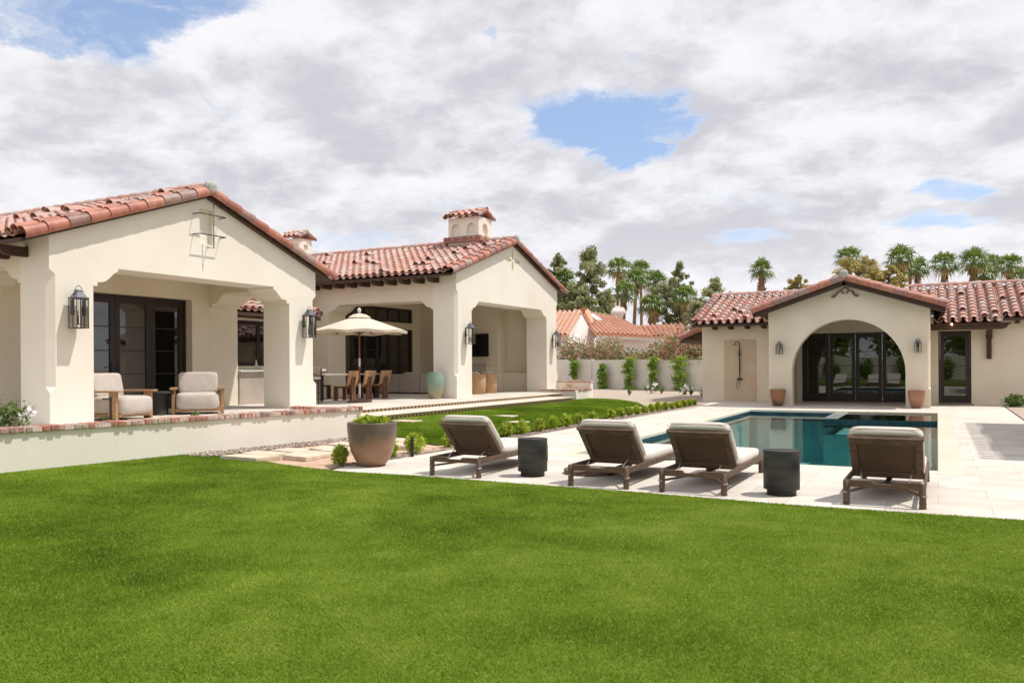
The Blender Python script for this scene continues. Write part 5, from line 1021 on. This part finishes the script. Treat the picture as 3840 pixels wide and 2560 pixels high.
def rosebush(label, x, y, z, r, h, n, nf, size=.035, fs=.045):
    t = thing('rose_bush', label, 'rose bush', (x, y, z)); bush('foliage', (x, y, z), r, h, n, size, 'rose', t, stems=6)
    for i in range(nf):
        a = random.uniform(-1.9, .9); rr = r * random.uniform(.7, 1.15); p = (x + rr * math.cos(a), y + rr * math.sin(a), z + h * random.uniform(.55, 1.0)); C = np.array(p) + rng.normal(size=(26, 3)) * fs * .42
        P, F, v = leaves(C, fs * .8, elong=1.1); soup('bloom', P, F, v, 'petal', t)
t = rosebush('white rose bush behind the brick cap at the left edge of the view', -11.55, 6.93, .36, .26, .50, 800, 5, .035, .075)
for l, x, y, h in (('small green shrub in the planting bed at the near pillar', -11.35, 8.30, .22), ('small green shrub in the planting bed below the round table', -11.35, 9.95, .20), ('tiny green shrub in the planting bed near the second pillar', -11.4, 11.55, .10)):
    t = thing('bed_shrub', l, 'shrub', (x, y, .36)); bush('foliage', (x, y, .36), h * .5, h * 1.2, 420, .022, 'rose', t, stems=4, var=(.3, 1))
t = thing('rosemary_bush', 'dark green bushy plant against the right wing wall', 'shrub', (2.05, 29.6, 0)); bush('foliage', (2.12, 29.8, 0), .30, .33, 1000, .045, 'rose', t, stems=5)
for i, (l, x, y, z) in enumerate((('white flowering rose left of the tall wall vine in the gravel', -12.3, 38.2, 0), ('white flowering rose in the middle of the gravel bed', -10.3, 37.0, 0))): rosebush(l, x, y, z, .38, .42, 260, 4, .06, .10)
for i, (l, x, y) in enumerate((('spiky grass tuft beside the first white rose', -11.6, 37.6), ('spiky grass tuft beside the second white rose', -9.7, 35.8), ('spiky grass tuft below the last wall vine', -8.95, 37.2), ('low tuft next to the planter block', -12.3, 35.0), ('low shrub at the pool house corner', -8.7, 33.9))):
    t = thing('grass_tuft', l, 'plant', (x, y, 0)); m = MB()
    for k in range(46):
        a = random.uniform(0, 2 * PI); b2 = random.uniform(.1, .8); hh = random.uniform(.25, .5); m.var = random.random(); w2 = .018
        p0 = Vector((x, y, 0)); p1 = p0 + Vector((math.cos(a) * b2 * hh, math.sin(a) * b2 * hh, hh)); s2 = Vector((-math.sin(a), math.cos(a), 0)) * w2; m.F(m.V(p0 - s2), m.V(p0 + s2), m.V(p1))
    obj('blades', m, 'rose', t)

# ------------------------------------------------------------------ far garden wall, vines, oleander
A, B_ = Vector((-31.5, 51.0, 0)), Vector((6.0, 35.0, 0)); A = Vector((-17.416, 44.749, 0)); dW = Vector((6.528, -2.732, 0)).normalized(); P0 = A - dW * 22; P1 = A + dW * 30
gw_ = thing('back_garden_wall', 'long pale grey stucco garden wall behind the gravel bed', 'garden wall', tuple(A)); nW = Vector((-dW.y, dW.x, 0)); 
seg_ = 5.2; k = 0; pos = 0.0
while pos < 52:
    a = P0 + dW * pos; b2 = P0 + dW * (pos + seg_ - .01); zt_ = 2.02 - .021 * pos * .5 - .12
    m = MB(); m.prism([(a.x, a.y), (b2.x, b2.y), (b2.x + nW.x * .2, b2.y + nW.y * .2), (a.x + nW.x * .2, a.y + nW.y * .2)], 'z', -.1, zt_); obj('wall_panel', m, 'stucco_grey', gw_)
    a2 = a - nW * .05; c2 = a + dW * .42 - nW * .05; m = MB(); m.prism([(a2.x, a2.y), (c2.x, c2.y), (c2.x + nW.x * .3, c2.y + nW.y * .3), (a2.x + nW.x * .3, a2.y + nW.y * .3)], 'z', -.1, zt_ + .05); obj('pier', m, 'stucco_grey', gw_); pos += seg_
def onwall(u, off=.35):
    r = at(u, 1400, 1) - Vector((0, 0, CAM_H)); d = Vector((r.x, r.y)); p = A; det = d.x * dW.y - d.y * dW.x
    t_ = (p.x * dW.y - p.y * dW.x) / det; q = Vector((d.x * t_, d.y * t_, 0)); return q - nW * off
for i, (u, z0, z1, wd, l) in enumerate(((2168, .55, 1.75, .26, 'thin climbing shrub nearest the main house gable'), (2277, 0, 1.45, .36, 'short bushy climbing shrub, second from the main house'), (2372, 0, 1.80, .44, 'full climbing shrub with a side branch, in the middle of the wall'), (2463, .05, 1.80, .36, 'narrow climbing shrub, fourth from the main house'), (2562, 0, 1.85, .50, 'bright loose climbing shrub nearest the pool house'))):
    q = onwall(u); t = thing('climbing_shrub', l, 'climbing shrub', tuple(q), 0, 'climbing shrubs trained on the back wall'); n = 1500; hh = rng.uniform(0, 1, n); kk = np.floor(hh * 9) / 9 + .055
    wob_ = np.array([random.uniform(-.5, .5) for _ in range(10)])[np.minimum((hh * 10).astype(int), 9)]; ww = np.array([random.uniform(.45, 1.15) for _ in range(10)])[np.minimum((hh * 10).astype(int), 9)]
    lat = (rng.normal(0, .42, n) * ww + wob_ * .7) * wd; dep = rng.normal(0, .09, n); C = np.stack([q.x + dW.x * lat + nW.x * dep, q.y + dW.y * lat + nW.y * dep, z0 + (z1 - z0) * hh], 1)
    P, F, v = leaves(C, .075, varr=np.clip(.35 + .4 * rng.uniform(0, 1, n) + wob_ * .35 + (i == 4) * .2, 0, 1)); soup('foliage', P, F, v, 'vine_leaf', t); m = MB(); m.tube([(q.x, q.y, 0), (q.x + .05, q.y, z1 * .5), (q.x - .03, q.y, z1 * .9)], .02, 6, .008); obj('stem', m, 'bark', t)
for i, u in enumerate((2085, 2150, 2215, 2285, 2350, 2420, 2490, 2555, 2615)):
    q = onwall(u, -1.6 - .6 * (i % 2));  r_ = (1.35, 1.2, 1.3, 1.05, 1.1, 1.5, 1.55, 1.6, 1.5)[i]; H_ = (2.9, 2.75, 2.9, 2.5, 2.5, 3.0, 3.2, 3.35, 3.1)[i] * (.91, .86, .89, .74, .74, .86, .90, .93, .88)[i]
    t = thing('oleander', ('pink and red flowering oleander, ' + ORD[i] + ' from the left behind the grey wall'), 'shrub', tuple(q), 0, 'oleanders behind the back wall'); n = 3000
    bush('foliage', tuple(q), r_, H_, n, .105, 'oleander', t, stems=7, dens=.4)

# ------------------------------------------------------------------ neighbour house
nb = thing('neighbour_house', 'white neighbour house with orange tiled roofs behind the oleanders', 'house', tuple(at(2250, 1368, 66) * 1))
def npoly(name, pts, mat, parent=nb, thick=None):
    m = MB(); i = [m.V(p) for p in pts]; m.F(*i)
    if thick: j = [m.V(Vector(p) + Vector(thick)) for p in pts]; m.F(*j[::-1]); [m.F(i[k], i[(k + 1) % len(i)], j[(k + 1) % len(j)], j[k]) for k in range(len(i))]
    return obj(name, m, mat, parent)
def nroof(name, eL, eR, rL, rR, pitch=.36, expo=.45):
    t_ = MB(); eL, eR, rL, rR = map(Vector, (eL, eR, rL, rR)); n = max(2, round((eR - eL).length / pitch)); nr = max(2, round(((rL - eL).length + (rR - eR).length) / 2 / expo)); nrm = (eR - eL).cross(rL - eL).normalized(); nrm = nrm if nrm.z > 0 else -nrm
    for c in range(n):
        a = (c + .5) / n; e = eL.lerp(eR, a); r_ = rL.lerp(rR, a); w2 = (eR - eL).length / n * .42
        for k in range(nr):
            t_.var = random.random(); p1 = e.lerp(r_, k / nr) + nrm * .07; p0 = e.lerp(r_, (k + 1) / nr) + nrm * .03; t_.halftube(p0, p1, w2 * .9, w2, nrm, seg=4, rim=False)
    t_.var = .5; i = [t_.V(p) for p in (eL, eR, rR, rL)]; t_.F(*i); j = [t_.V(p - nrm * .12) for p in (eL, eR, rR, rL)]; t_.F(*j[::-1]); [t_.F(i[k], i[(k + 1) % 4], j[(k + 1) % 4], j[k]) for k in range(4)]
    return obj(name, t_, 'pale_clay_tile', nb)
D1, D2, D3 = 62, 66, 70
nroof('front_roof', at(1900, 1258, D1), at(2128, 1256, D1), at(1950, 1166, D1 + 5), at(2180, 1170, D1 + 5)); 
npoly('front_gable', [at(2128, 1262, D1 + .3), at(2128, 1330, D1 + .3), at(2228, 1330, D1 + 6), at(2228, 1262, D1 + 6), at(2180, 1176, D1 + 4.6)], 'white_paint'); npoly('front_wall', [at(1900, 1262, D1 + .5), at(2130, 1262, D1 + .5), at(2130, 1345, D1 + .5), at(1900, 1345, D1 + .5)], 'white_paint')
nroof('rear_slope', at(2232, 1262, D1 + 7), at(2244, 1256, D1 + 11), at(2176, 1172, D1 + 4.5), at(2190, 1164, D1 + 9), pitch=1)
nroof('main_roof', at(2236, 1252, D2 - 1), at(2430, 1262, D2 - 1), at(2150, 1162, D2 + 7), at(2316, 1192, D2 + 7)); nroof('main_roof', at(2430, 1262, D2 - .9), at(2450, 1262, D2 - .9), at(2316, 1192, D2 + 7), at(2330, 1196, D2 + 7))
npoly('eave_fascia', [at(2236, 1253, D2 - .9), at(2430, 1263, D2 - .9), at(2430, 1274, D2 - .9), at(2236, 1266, D2 - .9)], 'white_paint', thick=(0, .3, 0)); npoly('main_wall', [at(2236, 1262, D2 + .2), at(2480, 1270, D2 + .2), at(2480, 1345, D2 + .2), at(2236, 1345, D2 + .2)], 'white_paint', thick=(0, .3, 0))
npoly('skylight', [at(2206, 1186, D2 + 5.1), at(2226, 1186, D2 + 5.1), at(2258, 1209, D2 + 3.1), at(2236, 1208, D2 + 3.1)], 'white_paint', thick=(0, 0, .25))
nroof('right_roof', at(2400, 1262, D3), at(2574, 1260, D3), at(2368, 1222, D3 + 5), at(2560, 1216, D3 + 5)); npoly('right_wall', [at(2400, 1264, D3 + .2), at(2640, 1262, D3 + .2), at(2640, 1345, D3 + .2), at(2400, 1345, D3 + .2)], 'white_paint', thick=(0, .3, 0))
nroof('low_roof', at(2500, 1290, D1), at(2640, 1290, D1), at(2500, 1262, D1 + 3), at(2610, 1260, D1 + 3)); npoly('low_wall', [at(2500, 1292, D1 + .3), at(2640, 1292, D1 + .3), at(2640, 1345, D1 + .3), at(2500, 1345, D1 + .3)], 'white_paint', thick=(0, .3, 0)); npoly('side_gable', [at(2560, 1262, D3 - 2), at(2600, 1262, D3 - 2), at(2578, 1236, D3 - 2)], 'white_paint', thick=(0, .3, 0))
q = at(2318, 1188, D2 + 8); s1 = (D2 + 8) / F_PX; m = MB(); m.lathe([(22 * s1, -1), (22 * s1, .0), (28 * s1, 8 * s1), (36 * s1, 12 * s1), (36 * s1, 20 * s1), (26 * s1, 34 * s1), (10 * s1, 36 * s1), (10 * s1, 42 * s1), (0, 42 * s1)], 4, tuple(q), ang=PI / 4 + YAW); m.sm = [False] * len(m.sm); obj('chimney', m, 'white_paint', nb)

# ------------------------------------------------------------------ trees
def palm_mesh(seed, nf=26, rr=1.0, skirt=.35):
    rd = random.Random(seed); m = MB(); mb2 = MB()
    for k in range(nf):
        az = 2 * PI * k * .382 + rd.uniform(-.3, .3); f = k / nf; el = R(80) - f * R(125) + rd.uniform(-.12, .12); L_ = rr * rd.uniform(.30, .50); F_ = rr * rd.uniform(.55, .72)
        d = Vector((math.cos(az) * math.cos(el), math.sin(az) * math.cos(el), math.sin(el))); o = Vector((0, 0, 0)); c = o + d * L_; c.z -= .05 * L_; sd = d.cross(Vector((0, 0, 1))); sd.normalize(); up = sd.cross(d)
        m.var = .55; m.tube([o, c], .018 * rr, 4, cap=False); dead = f > .9 and skirt > 0
        nb_ = 13
        for j in range(nb_):
            a = (j / (nb_ - 1) - .5) * R(190); bd = (d * math.cos(a) + sd * math.sin(a)).normalized(); m.var = min(.89, max(0, .35 + .45 * (1 - f) * rd.random() + .2 * rd.random())) if not dead else 1.0
            ll = F_ * (1 - .22 * abs(a) / R(107)) * rd.uniform(.72, 1.1); w2 = .036 * rr; sw = bd.cross(up).normalized() * w2
            p1 = c + bd * ll * .55 + up * .02 * rr; p2 = c + bd * ll - Vector((0, 0, ll * rd.uniform(.18, .60))); i = [m.V(c), m.V(p1 + sw), m.V(p2), m.V(p1 - sw)]; m.F(*i)
    for k in range(int(60 * skirt * 2)):
        az = rd.uniform(0, 2 * PI); h = rd.uniform(.05, .75) * rr; r_ = .12 * rr * rd.uniform(.8, 1.9); p = Vector((math.cos(az) * r_ * .4, math.sin(az) * r_ * .4, -h * .6)); q = Vector((math.cos(az) * r_, math.sin(az) * r_, -h - .30 * rr)); s2 = Vector((-math.sin(az), math.cos(az), 0)) * .05 * rr; mb2.var = rd.random(); mb2.F(mb2.V(p), mb2.V(q + s2), mb2.V(q - s2))
    return m, mb2
PALMS = [  # crown centre u, v, crown radius px, depth, trunk radius m, lean px, label, skirt
 (2320, 1008, 46, 100, .22, -8, 'tallest slender fan palm in the group over the neighbour house', .2), (2402, 1012, 40, 105, .2, 6, 'fan palm crowned behind another one, middle of the group', .3), (2386, 1050, 44, 96, .22, -12, 'fan palm with orange dead fronds leaning over the neighbour roof', .6),
 (2458, 1060, 46, 98, .24, -6, 'fan palm on the right of the group over the neighbour house', .5), (2340, 1100, 44, 92, .42, -16, 'stout leaning fan palm behind the neighbour chimney', .8), (2566, 1112, 44, 88, .28, 0, 'short fan palm in front of the grey green trees', .3),
 (2112, 1055, 52, 84, .3, 0, 'fan palm half hidden behind the main house gable', .2), (2150, 1130, 50, 82, .3, 0, 'low fan palm right beside the main house gable', .2), (2440, 1145, 46, 90, .2, 0, 'low fan palm among the trunks over the neighbour roof', .2),
 (2856, 1012, 42, 70, .30, 0, 'lone fan palm with a thick rough trunk left of the pool house gable', 0), (3184, 968, 46, 90, .25, 0, 'fan palm behind the yellow green tree above the pool house ridge', .3), (3376, 975, 52, 88, .25, 5, 'first fan palm above the right wing roof', .9), (3412, 1010, 34, 96, .2, 0, 'small fan palm behind the first one above the right wing', .3),
 (3442, 1008, 42, 90, .2, -8, 'second fan palm above the right wing, with dead skirt', .8), (3543, 990, 48, 90, .2, -2, 'fan palm standing alone above the right wing roof', .3), (3650, 985, 52, 88, .22, -8, 'fullest fan palm above the right wing roof', .9), (3690, 1030, 44, 90, .22, 0, 'low fan palm with tan skirt above the right wing', 1.), (3728, 990, 34, 96, .22, 0, 'narrow fan palm between two full ones at the right', .8), (3788, 995, 46, 90, .2, 0, 'fan palm near the right edge of the view', .3), (3830, 1040, 36, 86, .2, 0, 'last low fan palm at the right edge', .2)]
variants = []
for s_ in range(4):
    ml, md_ = palm_mesh(s_ + 3, skirt=(.0, .3, .6, 1.)[s_]); variants.append((ml, md_))
vm = {}
for i, (u, v, rp, D, tr, lean, l, sk) in enumerate(PALMS):
    c = at(u, v, D); rad = rp * D / F_PX * 1.46; g0 = at(u + lean, 1368, D); t = thing('fan_palm', l, 'palm tree', (g0.x, g0.y, 0), random.uniform(0, 6), 'fan palms beyond the garden')
    rz = t.rotation_euler.z; vi = min(3, int(round(sk * 3))); ml, md_ = variants[vi]
    def inst(name, mb, mat):
        if not mb.f: return
        key = (name, vi)
        if key not in vm: o = obj(name, mb, mat, t, local=True); vm[key] = o.data
        else: o = bpy.data.objects.new(name, vm[key]); COL.objects.link(o); o.parent = t
        loc = Matrix.Rotation(-rz, 3, 'Z') @ Vector((c.x - g0.x, c.y - g0.y, c.z)); o.location = loc; o.scale = (rad, rad, rad)
    inst('crown', ml, 'palm_leaf'); inst('dead_skirt', md_, 'palm_dead')
    m = MB(); e = Matrix.Rotation(-rz, 3, 'Z') @ Vector((c.x - g0.x, c.y - g0.y, c.z)); pts = [Vector((e.x * q_ ** 1.5, e.y * q_ ** 1.5, -.1 + (e.z + .1) * q_)) for q_ in np.linspace(0, 1, 9)]; m.tube(pts, tr * 1.15, 8, tr * .8)
    if tr > .28 and sk == 0:
        for k in range(260): a = random.uniform(0, 6.28); z = random.uniform(.2, .93) * e.z; p = Vector((e.x * (z / e.z) ** 1.5, e.y * (z / e.z) ** 1.5, z)); o_ = Vector((math.cos(a), math.sin(a), 0)); m.F(m.V(p + o_ * tr * .9 - Vector((0, 0, .12))), m.V(p + o_ * tr * 1.5 + Vector((0, 0, .15))), m.V(p + o_ * tr * .9 + Vector((-math.sin(a) * .14, math.cos(a) * .14, .05))))
    obj('trunk', m, 'palm_bark', t, local=True)
def tree(label, u, vtop, D, wpx, mat, n=5200, leaf=.3, shape='round', trunk=.25, dens=1.0, vb=1240, seed=0, name='tree', cat='tree'):
    s1 = D / F_PX; top = at(u, vtop, D); base = at(u, 1368, D); H = top.z; W_ = wpx * s1; zb = max(.8, at(u, vb, D).z); r = random.Random(seed)
    t = thing(name, label, cat, (base.x, base.y, 0)); m = MB(); m.tube([(base.x, base.y, -.1), (base.x + r.uniform(-.2, .2), base.y, H * .45), (base.x + r.uniform(-.3, .3), base.y, H * .93)], trunk, 8, trunk * .2)
    cl = []
    nb_ = 84
    for k in range(nb_):
        f = (k + .5) / nb_; z = zb + (H - zb) * f
        if shape == 'cone': rr = W_ * (1 - f) ** .6 * r.uniform(.25, 1.0)
        elif shape == 'open': rr = W_ * math.sin(PI * min(1, .18 + f * .80)) * r.uniform(.35, 1.08)
        else: rr = W_ * math.sin(PI * min(1, .12 + f * .82)) ** .7 * r.uniform(.3, 1.0)
        a = r.uniform(0, 2 * PI); p = Vector((base.x + rr * math.cos(a), base.y + rr * math.sin(a), z + r.uniform(-.3, .3))); cl.append((p, W_ * r.uniform(.07, .20)))
        m.tube([(base.x, base.y, max(z - rr * .7, zb * .5)), ((base.x + p.x) / 2, (base.y + p.y) / 2, z - rr * .25), tuple(p)], trunk * .28, 4, trunk * .06, cap=False)
    obj('trunk', m, 'bark', t); nk = np.array([x[1] ** 2 for x in cl]); nk = nk / nk.sum(); n = int(n * .62); idx = rng.choice(len(cl), n, p=nk); cc = np.array([tuple(x[0]) for x in cl]); rs = np.array([x[1] for x in cl]); tone = rng.uniform(0, 1, len(cl))
    dv = rng.normal(size=(n, 3)); dv /= np.linalg.norm(dv, axis=1, keepdims=True); C = cc[idx] + dv * (rs[idx] * rng.uniform(.0, 1.35, n) ** .8)[:, None] * np.array([1, 1, .8])
    P, F, v = leaves(C, leaf, varr=np.clip(.5 * tone[idx] + .5 * rng.uniform(0, 1, n), 0, 1)); soup('crown', P, F, v, mat, t); return t
tree('tall open conifer like tree with a dark straight trunk beyond the neighbour roof', 2214, 935, 80, 112, 'euca_leaf', 15000, .17, 'cone', .2, vb=1235, seed=2)
tree('grey green tree behind the main house gable, left of the conifer', 2098, 955, 84, 72, 'euca_leaf', 8500, .18, 'open', .2, vb=1220, seed=5)
tree('low dark tree filling in under the conifer', 2160, 1080, 78, 95, 'euca_leaf', 10500, .19, 'round', .25, vb=1260, seed=8)
tree('bushy grey green tree between the conifer and the palms', 2275, 1105, 82, 62, 'euca_leaf', 6500, .17, 'round', .2, vb=1250, seed=9)
tree('airy reddish green tree behind the palm trunks', 2500, 1060, 92, 85, 'euca_leaf', 9000, .19, 'round', .2, vb=1260, seed=12)
tree('tall wispy eucalyptus right of the palm group', 2552, 990, 90, 62, 'euca_leaf', 6800, .18, 'open', .18, vb=1250, seed=15)
tree('spreading wispy eucalyptus next to the pool house roof', 2680, 1048, 84, 82, 'euca_leaf', 6800, .17, 'open', .2, vb=1230, seed=21)
tree('dense low tree just left of the pool house roof', 2610, 1130, 80, 60, 'euca_leaf', 5000, .18, 'round', .2, vb=1270, seed=22)
tree('golden green palo verde above the pool house ridge', 3225, 975, 70, 115, 'paloverde_leaf', 17000, .13, 'round', .2, vb=1150, seed=31)
tree('golden green palo verde low over the right slope of the gable', 3335, 1012, 68, 75, 'paloverde_leaf', 14000, .13, 'round', .2, vb=1150, seed=33)
tree('small golden green tree top left of the pool house gable', 2995, 1040, 72, 55, 'paloverde_leaf', 9000, .12, 'open', .18, vb=1150, seed=35)

# ------------------------------------------------------------------ behind the viewer: the far side of the garden, seen in the glass
gw2 = thing('rear_garden_wall', 'cream garden wall behind the viewer, seen only in the door glass', 'garden wall', (0, -13.5, 0)); m = MB(); m.box(-14, 14, -13.7, -13.4, -.05, 1.9); obj('wall_face', m, 'stucco_white_lit', gw2)
for i, x in enumerate((-11, -8.2, -5.4, -2.4, .6, 3.6, 6.8, 10)):
    t = thing('garden_shrub', 'green shrub on the rear garden wall, ' + ORD[i] + ' from the house side', 'shrub', (x, -12.9, 0), 0, 'shrubs on the rear garden wall'); bush('foliage', (x, -12.9, 0), .6, 1.7, 900, .13, 'vine_leaf', t, stems=3)
for i, (x, y, h) in enumerate(((-9, -19, 7), (-3, -21, 8), (3, -18, 6.5), (9, -20, 7.5), (15, -14, 7))):
    t = thing('garden_tree', 'leafy tree beyond the rear garden wall, ' + ORD[i] + ' from the house side', 'tree', (x, y, 0), 0, 'trees beyond the rear garden wall'); bush('crown', (x, y, 1.2), 2.8, h, 2600, .38, 'vine_leaf', t, stems=0); m = MB(); m.tube([(x, y, 0), (x, y, h * .7)], .18, 8, .06); obj('trunk', m, 'bark', t)
